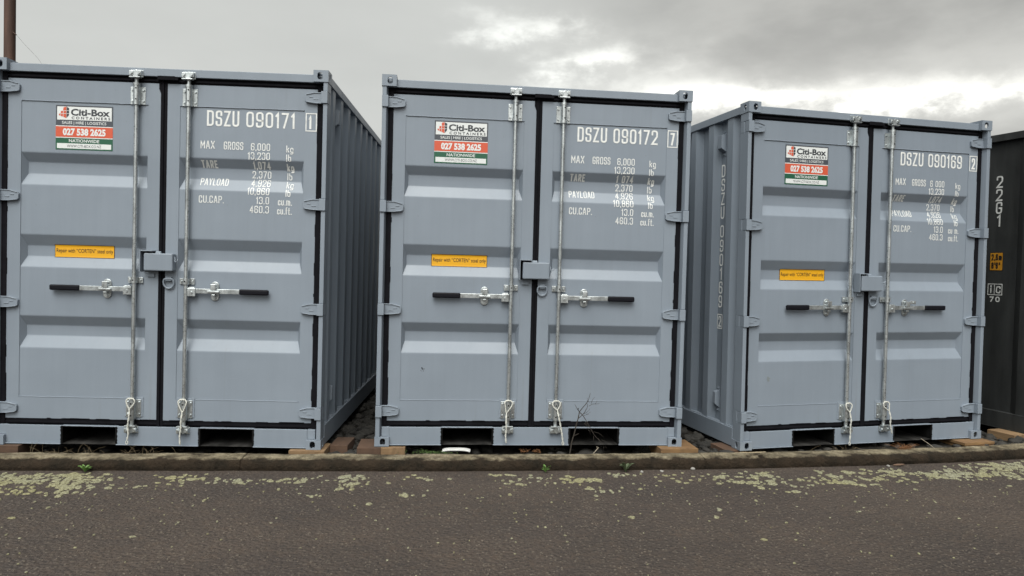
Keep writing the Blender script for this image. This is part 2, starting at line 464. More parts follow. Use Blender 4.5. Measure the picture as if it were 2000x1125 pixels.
def casting(right, top, back, parent, m=MP, W_=CW, L_=CL, H_=CH):
    b = MB(); w, l, h = .101, .117, (.078 if top else .064)
    x0 = W_ - w if right else 0; y0 = L_ - l if back else 0; z0 = H_ - h if top else 0
    hx = w * .56 if not right else w * .44
    zc = h * .5
    plate_hole(b, (x0, y0 + (l if back else 0), z0), (1, 0, 0), (0, 0, 1), w, h, hx, zc, .0185, .024, (0, -1 if back else 1, 0), .012)
    hy = l * .45 if not back else l * .55
    plate_hole(b, (x0 + (w if right else 0), y0, z0), (0, 1, 0), (0, 0, 1), l, h, hy, zc, .0165, .023, (-1 if right else 1, 0, 0), .012)
    plate_hole(b, (x0, y0, z0 + (h if top else 0)), (1, 0, 0), (0, 1, 0), w, l, w / 2, l / 2, .022, .036, (0, 0, -1 if top else 1), .012)
    xi = x0 if right else x0 + w
    yi = y0 if back else y0 + l
    zi = z0 if top else z0 + h
    if not (top and not back):
        b.add([(xi, y0, z0), (xi, y0 + l, z0), (xi, y0 + l, z0 + h), (xi, y0, z0 + h)], [(0, 1, 2, 3)])
    else:    # inner cheek with an opening, daylight shows through the top castings
        plate_hole(b, (xi, y0, z0), (0, 1, 0), (0, 0, 1), l, h, hy, zc, .0165, .023, (1 if right else -1, 0, 0), .008)
    plate_hole(b, (x0, yi, z0), (1, 0, 0), (0, 0, 1), w, h, hx, zc, .024, .027, (0, -1 if not back else 1, 0), .006)
    b.add([(x0, y0, zi), (x0 + w, y0, zi), (x0 + w, y0 + l, zi), (x0, y0 + l, zi)], [(0, 1, 2, 3)])
    return b.obj('corner_casting', m, parent)


HV = (2.410, 1.683, .964, .246)


def hinge(right, vc, parent):
    X = lambda u: mx(u, right); b = MB()
    tip = .163; hh = .038; low = -.004
    outl = [(.040, -hh), (.100, -hh + .001), (.152, -hh + .008), (.162, -hh + .016), (.164, hh - .026), (.157, hh - .015), (.105, hh - .001), (.040, hh)]
    b.prism([(X(u), vc + z) for u, z in outl], 'y', .034, .0515)
    b.prism([(X(.046), vc + hh), (X(.104), vc + hh - .001), (X(.156), vc + hh - .015), (X(.154), vc + hh - .020), (X(.102), vc + hh - .007), (X(.046), vc + hh - .006)], 'y', .029, .0345)
    b.prism([(X(.046), vc - hh), (X(.100), vc - hh + .001), (X(.152), vc - hh + .008), (X(.150), vc - hh + .013), (X(.099), vc - hh + .006), (X(.046), vc - hh + .005)], 'y', .029, .0345)
    b.box(*sorted((X(.075), X(.105))), .031, .0345, vc - .012, vc - .006)
    b.box(*sorted((X(.110), X(.135))), .031, .0345, vc + .003, vc + .009)
    b.box(*sorted((X(.003), X(.046))), -.004, .050, vc - hh - .003, vc + hh + .001)
    b.cyl((X(.024), .022, vc - hh - .007), (X(.024), .022, vc + hh + .007), .012, n=12)
    return b.obj('hinge', MP, parent, .003)


def make_door(right, parent):
    """one door leaf: flat frame, pressed panel with three ribs; returns the door object"""
    X = lambda u: mx(u, right); b = MB()
    L_, R_, B_, T_ = .080, 1.088, .172, 2.470
    SB, ST = .320, 2.325
    # frame plane pieces (border of the leaf)
    q = lambda u0, u1, z0, z1, d: b.add([(X(u0), d, z0), (X(u1), d, z0), (X(u1), d, z1), (X(u0), d, z1)], [(0, 1, 2, 3)])
    q(L_, PU0, B_, T_, DF); q(PU1, R_, B_, T_, DF); q(PU0, PU1, B_, SB, DF); q(PU0, PU1, ST, T_, DF)
    # step down to the panel, with a weld fillet
    for (ua, za, ub, zb) in ((PU0, SB, PU1, SB), (PU0, ST, PU1, ST), (PU0, SB, PU0, ST), (PU1, SB, PU1, ST)):
        b.add([(X(ua), DF, za), (X(ub), DF, zb), (X(ub), DP + .004, zb), (X(ua), DP + .004, za)], [(0, 1, 2, 3)])
    cuts = [ST]
    for pr in RPROF: cuts += [pr[0][0], pr[-1][0]]
    cuts.append(SB)
    for i in range(0, len(cuts), 2): q(PU0, PU1, cuts[i + 1], cuts[i], DP)
    e = .024
    for pr in RPROF:
        vs = []
        for z, d in pr:
            k = e * (d - DP) / REC
            vs += [(X(PU0), DP, z), (X(PU0 + k), d, z), (X(PU1 - k), d, z), (X(PU1), DP, z)]
        fs = []
        for j in range(len(pr) - 1):
            o = 4 * j
            for t in range(3): fs.append((o + t, o + t + 1, o + t + 5, o + t + 4))
        b.add(vs, [f for i, f in enumerate(fs) if i % 3 == 1], 0, True)
        b.add(vs, [f for i, f in enumerate(fs) if i % 3 != 1], 0, False)
    # edges of the leaf going back
    for (ua, za, ub, zb) in ((L_, B_, R_, B_), (L_, T_, R_, T_), (L_, B_, L_, T_), (R_, B_, R_, T_)):
        b.add([(X(ua), DF, za), (X(ub), DF, zb), (X(ub), DF + .05, zb), (X(ua), DF + .05, za)], [(0, 1, 2, 3)])
    b.add([(X(L_), DF + .05, B_), (X(R_), DF + .05, B_), (X(R_), DF + .05, T_), (X(L_), DF + .05, T_)], [(0, 1, 2, 3)])
    bm_w = random.Random(3 + right)
    # raised weld bead along the bottom seam and the sides
    for (ua, za, ub, zb) in ((PU0, SB, PU1, SB), (PU0, ST, PU1, ST)):
        pts = [(X(ua + (ub - ua) * k / 30), DF + .0005, za + bm_w.uniform(-.001, .001)) for k in range(31)]
        b.tube(pts, .0028, 6)
    door = b.obj('door', MP, parent)
    # rubber seal round the leaf
    g_ = MB()
    xs_ = sorted((X(.045), X(L_ - .0005)))
    g_.box(*xs_, DF - .006, DF + .05, .133, 2.512)
    g_.box(*sorted((X(L_), X(1.087))), DF + .004, DF + .046, .132, B_ - .0005)
    g_.box(*sorted((X(L_), X(1.087))), DF - .003, DF + .012, .141, .153)
    g_.box(*sorted((X(L_), X(1.087))), DF + .002, DF + .046, T_ + .0005, 2.513)
    g_.box(*sorted((X(L_), X(1.087))), DF - .006, DF + .008, T_ + .012, T_ + .026)
    g_.box(*sorted((X(1.0885), X(CW / 2 - .0005))), DF + (.000 if right else -.006), DF + .048, .134, 2.510)
    if not right:
        rr_ = random.Random(5)
        g_.prism([(1.075, 2.4695), (1.0885, 2.4695), (1.0885, 2.40), (1.083, 2.415), (1.075, 2.435)], 'y', DF - .004, DF + .006)
        g_.box(1.073, 1.185, .024, .048, 2.490, 2.517)             # folded flap where the two seals meet, lapping over the header
        g_.prism([(1.185, 2.517), (1.21, 2.507), (1.21, 2.490), (1.185, 2.490)], 'y', .024, .048)
    # torn bits of seal painted over at the edges
    rr_ = random.Random(11 + right)
    for k in range(9):
        z = rr_.uniform(.2, 2.3); g_.box(*sorted((X(L_ - .001), X(L_ + rr_.uniform(.002, .005)))), DF - .002, DF + .004, z, z + rr_.uniform(.02, .12))
    for k in range(8):
        u = rr_.uniform(.1, .98); g_.box(*sorted((X(u), X(u + rr_.uniform(.02, .12)))), DF - .002, DF + .003, B_ - .001, B_ + rr_.uniform(.002, .005))
    g_.obj('door_seal', MRUB, door, .004)
    for vc in HV: hinge(right, vc, door)
    # locking bar
    ru = .937; xr = X(ru); dr_ = .026
    r = MB(); r.cyl((xr, dr_, .10), (xr, dr_, 2.505), .0135, n=18)
    r.obj('locking_rod', MGAL, door)
    # top guide
    t = MB()
    t.box(xr - .050, xr + .050, .046, .0515, 2.322, 2.440)
    t.cyl((xr, dr_, 2.322), (xr, dr_, 2.448), .0205, n=18); t.cyl((xr, dr_, 2.316), (xr, dr_, 2.332), .0245, n=18); t.cyl((xr, dr_, 2.445), (xr, dr_, 2.462), .0235, n=18)
    t.box(xr - .0195, xr + .0195, dr_, .047, 2.322, 2.448)
    for sx in (-.037, .037):
        for z in (2.345, 2.418): t.cyl((xr + sx, .047, z), (xr + sx, .037, z), .009, .0065, n=10)
    for z in (2.352, 2.425): t.cyl((xr + .004, .0075, z), (xr + .004, .0045, z), .005, n=8, mi=1)
    t.obj('rod_guide', [MGAL, MBLK], door, .003)
    # middle strap
    t = MB(); t.box(xr - .050, xr + .050, .045, .0515, 1.113, 1.153); t.cyl((xr, dr_, 1.113), (xr, dr_, 1.153), .021, n=16); t.box(xr - .021, xr + .021, dr_, .046, 1.113, 1.153)
    for sx in (-.036, .036): t.cyl((xr + sx, .046, 1.133), (xr + sx, .037, 1.133), .009, .006, n=10)
    t.cyl((xr, .0065, 1.133), (xr, .0035, 1.133), .005, n=8, mi=1)
    t.obj('rod_guide', [MGAL, MBLK], door, .003)
    # bottom guide on its painted pad
    t = MB(); t.box(xr - .062, xr + .062, .0475, .0518, .195, .332, 1); t.box(xr - .050, xr + .050, .043, .0474, .193, .315)
    t.cyl((xr, dr_, .185), (xr, dr_, .315), .0215, n=18); t.box(xr - .021, xr + .021, dr_, .044, .185, .315)
    for sx in (-.038, .038):
        for z in (.215, .297): t.cyl((xr + sx, .044, z), (xr + sx, .034, z), .0085, .006, n=10)
    for z in (.210, .292): t.cyl((xr, .006, z), (xr, .003, z), .0055, n=8, mi=2)
    t.obj('rod_guide', [MGAL, MP, MBLK], door, .0025)
    # handle: hub, flat bar, rubber grip, keeper
    s_ = -1 if not right else 1
    hx = xr + s_ * .041
    t = MB(); t.box(hx - .027, hx + .027, .012, .040, 1.033, 1.088); t.prism([(hx - .027, 1.088), (hx + .027, 1.088), (hx + .017, 1.096), (hx - .017, 1.096)], 'y', .012, .036)
    t.cyl((hx, .013, 1.058), (hx, .006, 1.058), .011, .009, n=12); t.obj('handle_hub', MGAL, door, .003)
    t = MB(); x1 = xr + s_ * .066; x2 = xr + s_ * .360
    t.box(*sorted((x1, x2)), .022, .033, 1.054, 1.086); t.obj('handle_bar', MGAL, door, .002)
    t = MB(); x3 = xr + s_ * .557
    t.box(*sorted((x2, x3)), .015, .041, 1.051, 1.089); t.obj('handle_grip', MGRIP, door, .009)
    kx_ = xr + s_ * .188
    t = MB(); n = 10; outl = [(kx_ + .028 * cos(pi * i / n), 1.108 + .028 * sin(pi * i / n)) for i in range(n + 1)] + [(kx_ - .028 * cos(pi * i / n), 1.032 - .028 * sin(pi * i / n)) for i in range(n + 1)]
    t.prism(outl, 'y', .0465, .0555)
    t.box(kx_ - .016, kx_ + .016, .012, .047, 1.084, 1.094); t.box(kx_ - .018, kx_ + .018, .008, .016, 1.078, 1.120); t.box(kx_ - .040, kx_ + .042, .004, .020, 1.060, 1.075)
    t.box(kx_ - .012, kx_ + .012, .014, .047, 1.036, 1.050)
    t.cyl((kx_, .047, 1.112), (kx_, .036, 1.112), .009, n=10); t.cyl((kx_, .047, 1.022), (kx_, .038, 1.022), .009, n=10)
    t.obj('handle_keeper', MGAL, door, .003)
    return door


def build_container():
    root = empty('shipping_container', (0, 0, 0))
    for right in (0, 1):
        X = lambda u: mx(u, right)
        for top in (0, 1):
            for back in (0, 1): casting(right, top, back, root)
        # front corner post with its outer return
        b = MB()
        front = [(.004, .006), (.033, .006), (.044, .056), (.044, .112), (.004, .112)]
        zs = [.064] + sum([[v - .043, v + .041] for v in sorted(HV)], []) + [CH - .078]
        for i in range(0, len(zs), 2): b.prism([(X(u), y) for u, y in front], 'z', zs[i], zs[i + 1])
        for v in HV: b.prism([(X(u), y) for u, y in [(.012, .053), (.044, .058), (.044, .112), (.004, .112), (.004, .068)]], 'z', v - .043, v + .041)
        b.obj('corner_post', MP, root, .003)
        b = MB(); b.prism([(X(u), y) for u, y in [(.008, CL - .11), (.06, CL - .11), (.11, CL - .06), (.11, CL - .008), (.008, CL - .008)]], 'z', .064, CH - .078); b.obj('corner_post', MP, root, .003)
        # top and bottom side rails
        b = MB(); b.box(*sorted((X(.004), X(.06))), .117, CL - .117, 2.516, 2.574); b.obj('top_rail', MP, root, .003)
        b = MB(); b.box(*sorted((X(.002), X(.05))), .117, CL - .117, .006, .146); b.box(*sorted((X(.012), X(.05))), .113, CL - .113, .146, .152); b.obj('bottom_rail', MP, root, .003)
        # corrugated side sheet
        b = MB(); ys = corr_breaks(.110, CL - .108); z0, z1 = .150, 2.518
        vs = []
        for y in ys:
            u = .013 + corrug(y)
            vs += [(X(u), y, z0), (X(u), y, z1)]
        b.add(vs, [(2 * i, 2 * i + 2, 2 * i + 3, 2 * i + 1) for i in range(len(ys) - 1)])
        side = b.obj('side_panel', MP, root)
        # vent near the top and lashing bracket near the bottom, both in the second recess
        ub = .013 + .036
        def pod(name, yc, w, z0, z1, proud, fl):
            p = MB(); t = .03 if name == 'side_vent' else .035
            poly = [(ub, z0 + fl), (ub - proud, z0 + fl + t), (ub - proud, z1 - fl - t * .5), (ub, z1 - fl)]
            n4 = len(poly)
            p.add([(X(u), yc - w / 2, z) for u, z in poly] + [(X(u), yc + w / 2, z) for u, z in poly], [tuple(range(n4)), tuple(range(2 * n4 - 1, n4 - 1, -1))] + [(i, i + n4, (i + 1) % n4 + n4, (i + 1) % n4) for i in range(n4)])
            p.box(*sorted((X(ub - .003), X(ub - .0002))), yc - w / 2 - .004, yc + w / 2 + .004, z0, z0 + fl); p.box(*sorted((X(ub - .003), X(ub - .0002))), yc - w / 2 - .004, yc + w / 2 + .004, z1 - fl, z1)
            for z in (z0 + fl / 2, z1 - fl / 2): p.cyl((X(ub - .003), yc, z), (X(ub - .012), yc, z), .007, n=8)
            p.obj(name, MP, side, .003)
        pod('side_vent', .405, .062, 2.245, 2.452, .046, .03)
        pod('lashing_bracket', .405, .034, .215, .420, .040, .03)
    # header above the doors, sill with the fork-lift pockets
    b = MB(); b.box(.101, CW - .101, .030, .115, 2.513, 2.567); b.box(.04, CW - .04, .052, .11, 2.5135, 2.566); b.obj('door_header', MP, root, .003)
    pk = [(.466, .834), (CW - .834, CW - .466)]
    b = MB()
    edges = [.100, pk[0][0], pk[0][1], pk[1][0], pk[1][1], CW - .100]
    for i in (0, 2, 4):
        b.box(edges[i], edges[i + 1], .028, .042, .010, .131); b.box(edges[i], edges[i + 1], .016, .110, .004, .0098)
    for p in pk: b.box(p[0], p[1], .028, .11, .1255, .131)
    b.box(.046, .0995, .030, .11, .0655, .131); b.box(CW - .0995, CW - .046, .030, .11, .0655, .131)
    b.obj('door_sill', MP, root, .002)
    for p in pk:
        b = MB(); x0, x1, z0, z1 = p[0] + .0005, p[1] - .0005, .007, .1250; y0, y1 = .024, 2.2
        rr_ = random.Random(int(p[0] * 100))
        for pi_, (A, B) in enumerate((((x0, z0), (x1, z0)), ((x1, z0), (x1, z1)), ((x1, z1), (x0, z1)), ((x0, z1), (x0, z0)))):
            b.add([(A[0], y0, A[1]), (B[0], y0, B[1]), (B[0], y1, B[1]), (A[0], y1, A[1])], [(0, 1, 2, 3)], 0 if pi_ == 0 else 1)  # lit look of the pocket floor put into its lighter colour
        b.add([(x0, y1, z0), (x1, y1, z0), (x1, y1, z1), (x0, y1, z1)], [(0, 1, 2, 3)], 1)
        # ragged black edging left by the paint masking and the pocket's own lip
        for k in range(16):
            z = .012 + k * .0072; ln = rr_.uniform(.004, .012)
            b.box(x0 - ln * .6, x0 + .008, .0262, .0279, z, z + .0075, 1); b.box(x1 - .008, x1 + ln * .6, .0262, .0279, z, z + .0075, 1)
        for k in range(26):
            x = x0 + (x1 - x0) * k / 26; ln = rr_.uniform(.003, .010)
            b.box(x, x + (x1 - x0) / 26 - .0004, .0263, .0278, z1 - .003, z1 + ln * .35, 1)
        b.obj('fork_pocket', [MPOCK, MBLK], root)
    b = MB(); b.box(.05, CW - .05, .115, CL - .06, .150, .165); b.box(.3, .42, .11, CL - .1, .02, .1495); b.box(1.0, 1.2, .11, CL - .1, .02, .1495); b.box(1.8, 1.92, .11, CL - .1, .02, .1495); b.obj('floor', MBLK, root)
    b = MB(); b.box(.03, CW - .03, .115, CL - .03, 2.545, 2.551)
    for k in range(12): b.box(.1, CW - .1, .22 + k * .22, .30 + k * .22, 2.5515, 2.566)
    b.obj('roof', MP, root, .003)
    b = MB(); us = []; k = 0
    vs = []; xs2 = corr_breaks(.10, CW - .10)
    for x in xs2: vs += [(x, CL - .02 - corrug(x), .05), (x, CL - .02 - corrug(x), 2.56)]
    b.add(vs, [(2 * i, 2 * i + 2, 2 * i + 3, 2 * i + 1) for i in range(len(xs2) - 1)]); b.obj('end_wall', MP, root)
    dl = make_door(0, root); dr = make_door(1, root)
    # cam keepers on header and sill
    for right in (0, 1):
        xr = mx(.937, right)
        for z, s in ((2.525, 1), (.112, -1)):
            b = MB()
            y1 = .0295 if z > 1 else .0275
            b.box(xr - .042, xr + .042, y1 - .004, y1, z - .024, z + .024)
            b.box(xr - .040, xr - .014, y1 - .030, y1 - .004, z - .018, z + .014); b.box(xr + .014, xr + .040, y1 - .030, y1 - .004, z - .014, z + .018)
            b.box(xr - .036, xr + .036, y1 - .040, y1 - .010, z - s * .030 - .004, z - s * .030 + .004)
            b.cyl((xr - .027, y1 - .03, z - .002), (xr - .027, y1 - .038, z - .002), .010, n=10); b.cyl((xr + .027, y1 - .03, z + .002), (xr + .027, y1 - .038, z + .002), .010, n=10)
            b.prism([(xr - .016, z - s * .03), (xr + .016, z - s * .03), (xr + .026, z + s * .012), (xr + .004, z + s * .022), (xr - .012, z + s * .008)], 'y', y1 - .028, y1 - .008)
            b.obj('cam_keeper', MGAL, root, .003)
    # lock box: hood on the left leaf, box on the right leaf with its hook and ring
    b = MB()
    b.box(.990, .996, -.018, DF - .001, 1.192, 1.338); b.box(.996, 1.075, -.018, DF - .001, 1.331, 1.337); b.box(.996, 1.083, DF - .006, DF - .001, 1.196, 1.330, 1)
    b.box(1.016, 1.064, .040, DF - .001, 1.158, 1.180)
    b.obj('lock_hood', [MP, MBLK], dl, .0015)
    b = MB(); b.box(1.014, 1.206, -.010, DF - .001, 1.200, 1.319)
    b.obj('lock_box', MP, dr, .007)
    b = MB(); b.tube([(1.207, .02, 1.298), (1.214, .012, 1.285), (1.216, .006, 1.268), (1.224, .003, 1.262), (1.234, .001, 1.268), (1.238, 0, 1.282)], .0035, 6)
    b.obj('lock_hook', MP, dr)
    b = MB(); b.cyl((1.085, .02, 1.322), (1.118, .02, 1.322), .011, n=10); b.obj('lock_hinge', MP, dr)
    b = MB(); cx_, cz_ = 1.163, 1.122
    ring = []
    for i in range(24):
        t = 2 * pi * i / 24; x = .034 * cos(t); z = .040 * sin(t); z = min(z, .024)
        ring.append((cx_ + x, .036 - .004 * sin(t), cz_ + z))
    b.tube(ring, .0065, 8, closed=True); b.box(cx_ - .020, cx_ + .020, .030, DF - .001, cz_ + .012, cz_ + .040); b.obj('lashing_ring', MP, dr, .002)
    return root, dl, dr


# ------------------------------------------------------------------ lettering
def glyphs():
    G = {}
    r = 1
    O = [(0, 0, 1), (1, 0, 1), (1, 1, 1), (0, 1, 1)]
    G['0'] = (.50, [(O, True)]); G['O'] = (.55, [(O, True)])
    G['D'] = (.52, [([(0, 0, 0), (1, 0, 1), (1, 1, 1), (0, 1, 0)], True)])
    G['S'] = (.50, [([(1, .76, 0), (1, 1, 1), (0, 1, 1), (0, .52, 1), (1, .52, 1), (1, 0, 1), (0, 0, 1), (0, .24, 0)], False)])
    G['Z'] = (.50, [([(0, 1, 0), (1, 1, 0), (0, 0, 0), (1, 0, 0)], False)])
    G['U'] = (.52, [([(0, 1, 0), (0, 0, 1), (1, 0, 1), (1, 1, 0)], False)])
    G['M'] = (.62, [([(0, 0, 0), (0, 1, 0), (.5, .35, 0), (1, 1, 0), (1, 0, 0)], False)])
    G['A'] = (.56, [([(0, 0, 0), (.42, 1, 0), (.58, 1, 0), (1, 0, 0)], False), ([(.2, .28, 0), (.8, .28, 0)], False)])
    G['X'] = (.54, [([(0, 0, 0), (1, 1, 0)], False), ([(0, 1, 0), (1, 0, 0)], False)])
    G['G'] = (.52, [([(1, .76, 0), (1, 1, 1), (0, 1, 1), (0, 0, 1), (1, 0, 1), (1, .47, 0), (.55, .47, 0)], False)])
    G['R'] = (.52, [([(0, 0, 0), (0, 1, 0), (1, 1, 1), (1, .48, 1), (0, .48, 0)], False), ([(.55, .48, 0), (1, 0, 0)], False)])
    G['P'] = (.52, [([(0, 0, 0), (0, 1, 0), (1, 1, 1), (1, .46, 1), (0, .46, 0)], False)])
    G['T'] = (.50, [([(0, 1, 0), (1, 1, 0)], False), ([(.5, 1, 0), (.5, 0, 0)], False)])
    G['E'] = (.46, [([(1, 1, 0), (0, 1, 0), (0, 0, 0), (1, 0, 0)], False), ([(0, .52, 0), (.8, .52, 0)], False)])
    G['Y'] = (.54, [([(0, 1, 0), (.5, .5, 0), (1, 1, 0)], False), ([(.5, .5, 0), (.5, 0, 0)], False)])
    G['L'] = (.46, [([(0, 1, 0), (0, 0, 0), (1, 0, 0)], False)])
    G['C'] = (.50, [([(1, .74, 0), (1, 1, 1), (0, 1, 1), (0, 0, 1), (1, 0, 1), (1, .26, 0)], False)])
    G['1'] = (.28, [([(0, .82, 0), (.75, 1, 0), (.75, 0, 0)], False)])
    G['2'] = (.50, [([(0, .74, 0), (0, 1, 1), (1, 1, 1), (1, .58, 0), (0, 0, 0), (1, 0, 0)], False)])
    G['3'] = (.50, [([(0, .78, 0), (0, 1, 1), (1, 1, 1), (1, .54, 1), (.4, .54, 0)], False), ([(.4, .54, 0), (1, .54, 1), (1, 0, 1), (0, 0, 1), (0, .22, 0)], False)])
    G['4'] = (.52, [([(.72, 0, 0), (.72, 1, 0), (0, .28, 0), (1, .28, 0)], False)])
    G['6'] = (.50, [([(1, .78, 0), (1, 1, 1), (0, 1, 1), (0, 0, 1), (1, 0, 1), (1, .56, 1), (0, .56, 0)], False)])
    G['7'] = (.48, [([(0, 1, 0), (1, 1, 0), (.3, 0, 0)], False)])
    G['8'] = (.50, [([(0, .52, 1), (1, .52, 1), (1, 1, 1), (0, 1, 1)], True), ([(0, 0, 1), (1, 0, 1), (1, .52, 1), (0, .52, 1)], True)])
    G['9'] = (.50, [([(0, .22, 0), (0, 0, 1), (1, 0, 1), (1, 1, 1), (0, 1, 1), (0, .44, 1), (1, .44, 0)], False)])
    G['k'] = (.44, [([(0, 1, 0), (0, 0, 0)], False), ([(1, .66, 0), (0, .28, 0)], False), ([(.35, .42, 0), (1, 0, 0)], False)])
    G['g'] = (.48, [([(0, 0, 1), (1, 0, 1), (1, .66, 1), (0, .66, 1)], True), ([(1, .3, 0), (1, -.27, 1), (0, -.27, 0)], False)])
    G['l'] = (.14, [([(.5, 1, 0), (.5, 0, 0)], False)])
    G['b'] = (.46, [([(0, 1, 0), (0, .2, 0)], False), ([(0, 0, 1), (1, 0, 1), (1, .66, 1), (0, .66, 1)], True)])
    G['c'] = (.42, [([(1, .48, 0), (1, .66, 1), (0, .66, 1), (0, 0, 1), (1, 0, 1), (1, .18, 0)], False)])
    G['u'] = (.44, [([(0, .66, 0), (0, 0, 1), (1, 0, 1), (1, .66, 0)], False)])
    G['m'] = (.66, [([(0, 0, 0), (0, .66, 0), (1, .66, 1), (1, 0, 0)], False), ([(.5, .66, 0), (.5, 0, 0)], False)])
    G['f'] = (.32, [([(.35, 0, 0), (.35, 1, 1), (1, 1, 0)], False), ([(0, .62, 0), (.9, .62, 0)], False)])
    G['t'] = (.32, [([(.35, .92, 0), (.35, 0, 1), (1, 0, 0)], False), ([(0, .62, 0), (.9, .62, 0)], False)])
    G['i'] = (.14, [([(.5, .62, 0), (.5, 0, 0)], False), ([(.5, .85, 0), (.5, .95, 0)], False)])
    G['.'] = (.13, [([(.5, 0, 0), (.5, .03, 0)], False)]); G[','] = (.13, [([(.6, .04, 0), (.4, -.10, 0)], False)])
    G["'"] = (.14, [([(.5, 1, 0), (.5, .72, 0)], False)]); G['"'] = (.3, [([(.1, 1, 0), (.1, .72, 0)], False), ([(.9, 1, 0), (.9, .72, 0)], False)])
    return G


GL = glyphs()


def round_poly(pts, closed, r):
    out = []; n = len(pts)
    for i, (x, y, f) in enumerate(pts):
        if not f or (not closed and i in (0, n - 1)): out.append(Vector((x, y))); continue
        p = Vector((x, y)); a_ = Vector(pts[i - 1][:2]) - p; b2 = Vector(pts[(i + 1) % n][:2]) - p
        ra = min(r, a_.length * .48, b2.length * .48); a_.normalize(); b2.normalize()
        A, B = p + a_ * ra, p + b2 * ra
        for k in range(5):
            t = k / 4; out.append(A * (1 - t) ** 2 + p * 2 * t * (1 - t) + B * t * t)
    return out


def ribbon(mb, pts, closed, th, place, mi=0, step=.012):
    P = []
    m = len(pts)
    for i in range(m if closed else m - 1):
        a_, b2 = pts[i], pts[(i + 1) % m]; L = (b2 - a_).length; k = max(1, int(L / step))
        if L < 1e-7: continue
        P += [a_ + (b2 - a_) * j / k for j in range(k)]
    if not closed:
        P.append(pts[-1])
        d = (P[1] - P[0]).normalized(); P[0] = P[0] - d * th / 2; d = (P[-1] - P[-2]).normalized(); P[-1] = P[-1] + d * th / 2
    n = len(P); L_, R_ = [], []
    for i in range(n):
        dp = (P[i] - P[i - 1]) if (closed or i > 0) else (P[1] - P[0]); dn = (P[(i + 1) % n] - P[i]) if (closed or i < n - 1) else dp
        dp = dp.normalized(); dn = dn.normalized(); t = dp + dn
        t = t.normalized() if t.length > .1 else dn
        nn = Vector((-t.y, t.x)); c = max(.45, nn.dot(Vector((-dn.y, dn.x))))
        L_.append(P[i] + nn * (th / 2 / c)); R_.append(P[i] - nn * (th / 2 / c))
    vs = [place(p.x, p.y) for p in L_] + [place(p.x, p.y) for p in R_]
    mb.add(vs, [(i, (i + 1) % n, (i + 1) % n + n, i + n) for i in range(n if closed else n - 1)], mi)


def text(mb, s, x0, z0, cap, th, width=None, xscale=1.0, gap=.14, right=None, place=None, mi=0, vertical=False, slant=0.0):
    """stroke lettering. x0,z0: lower left of the cap box. width: fit the string to this width. right: align to this x"""
    adv = []; nat = 0
    for ch in s:
        w = .30 if ch == ' ' else GL[ch][0]
        adv.append(w); nat += w + gap
    nat -= gap
    k = cap * xscale
    if width is not None: k = width / nat
    if right is not None: x0 = right - nat * k
    x = x0
    for ch, w in zip(s, adv):
        if ch != ' ':
            ww = w * k
            for pts, cl in GL[ch][1]:
                sx = max(ww - th, 0)
                q = [(x + th / 2 + px * sx, z0 + th / 2 + pz * (cap - th), f) for px, pz, f in pts]
                if slant: q = [(a_ + slant * (b2 - z0), b2, f) for a_, b2, f in q]
                ribbon(mb, round_poly(q, cl, min(ww, cap) * .36), cl, th, place, mi)
        x += (w + gap) * k


def font_mesh(s, bold=0.0):
    """outline lettering in the built-in typeface, as (verts, faces) normalised to a unit box"""
    cu = bpy.data.curves.new('t', 'FONT'); cu.body = s; cu.offset = bold; cu.resolution_u = 3
    o = bpy.data.objects.new('t', cu); COL.objects.link(o)
    dg = bpy.context.evaluated_depsgraph_get(); me = bpy.data.meshes.new_from_object(o.evaluated_get(dg))
    V = [v.co.copy() for v in me.vertices]; F = [tuple(p.vertices) for p in me.polygons]
    bpy.data.objects.remove(o); bpy.data.curves.remove(cu); bpy.data.meshes.remove(me)
    x0 = min(v.x for v in V); x1 = max(v.x for v in V); y0 = min(v.y for v in V); y1 = max(v.y for v in V)
    return [((v.x - x0) / (x1 - x0), (v.y - y0) / (y1 - y0)) for v in V], F


FM = {}
def ftext(mb, s, x0, x1, z0, z1, place, mi, bold=0.0):
    if (s, bold) not in FM: FM[(s, bold)] = font_mesh(s, bold)
    V, F = FM[(s, bold)]
    mb.add([place(x0 + (x1 - x0) * u, z0 + (z1 - z0) * v) for u, v in V], F, mi)


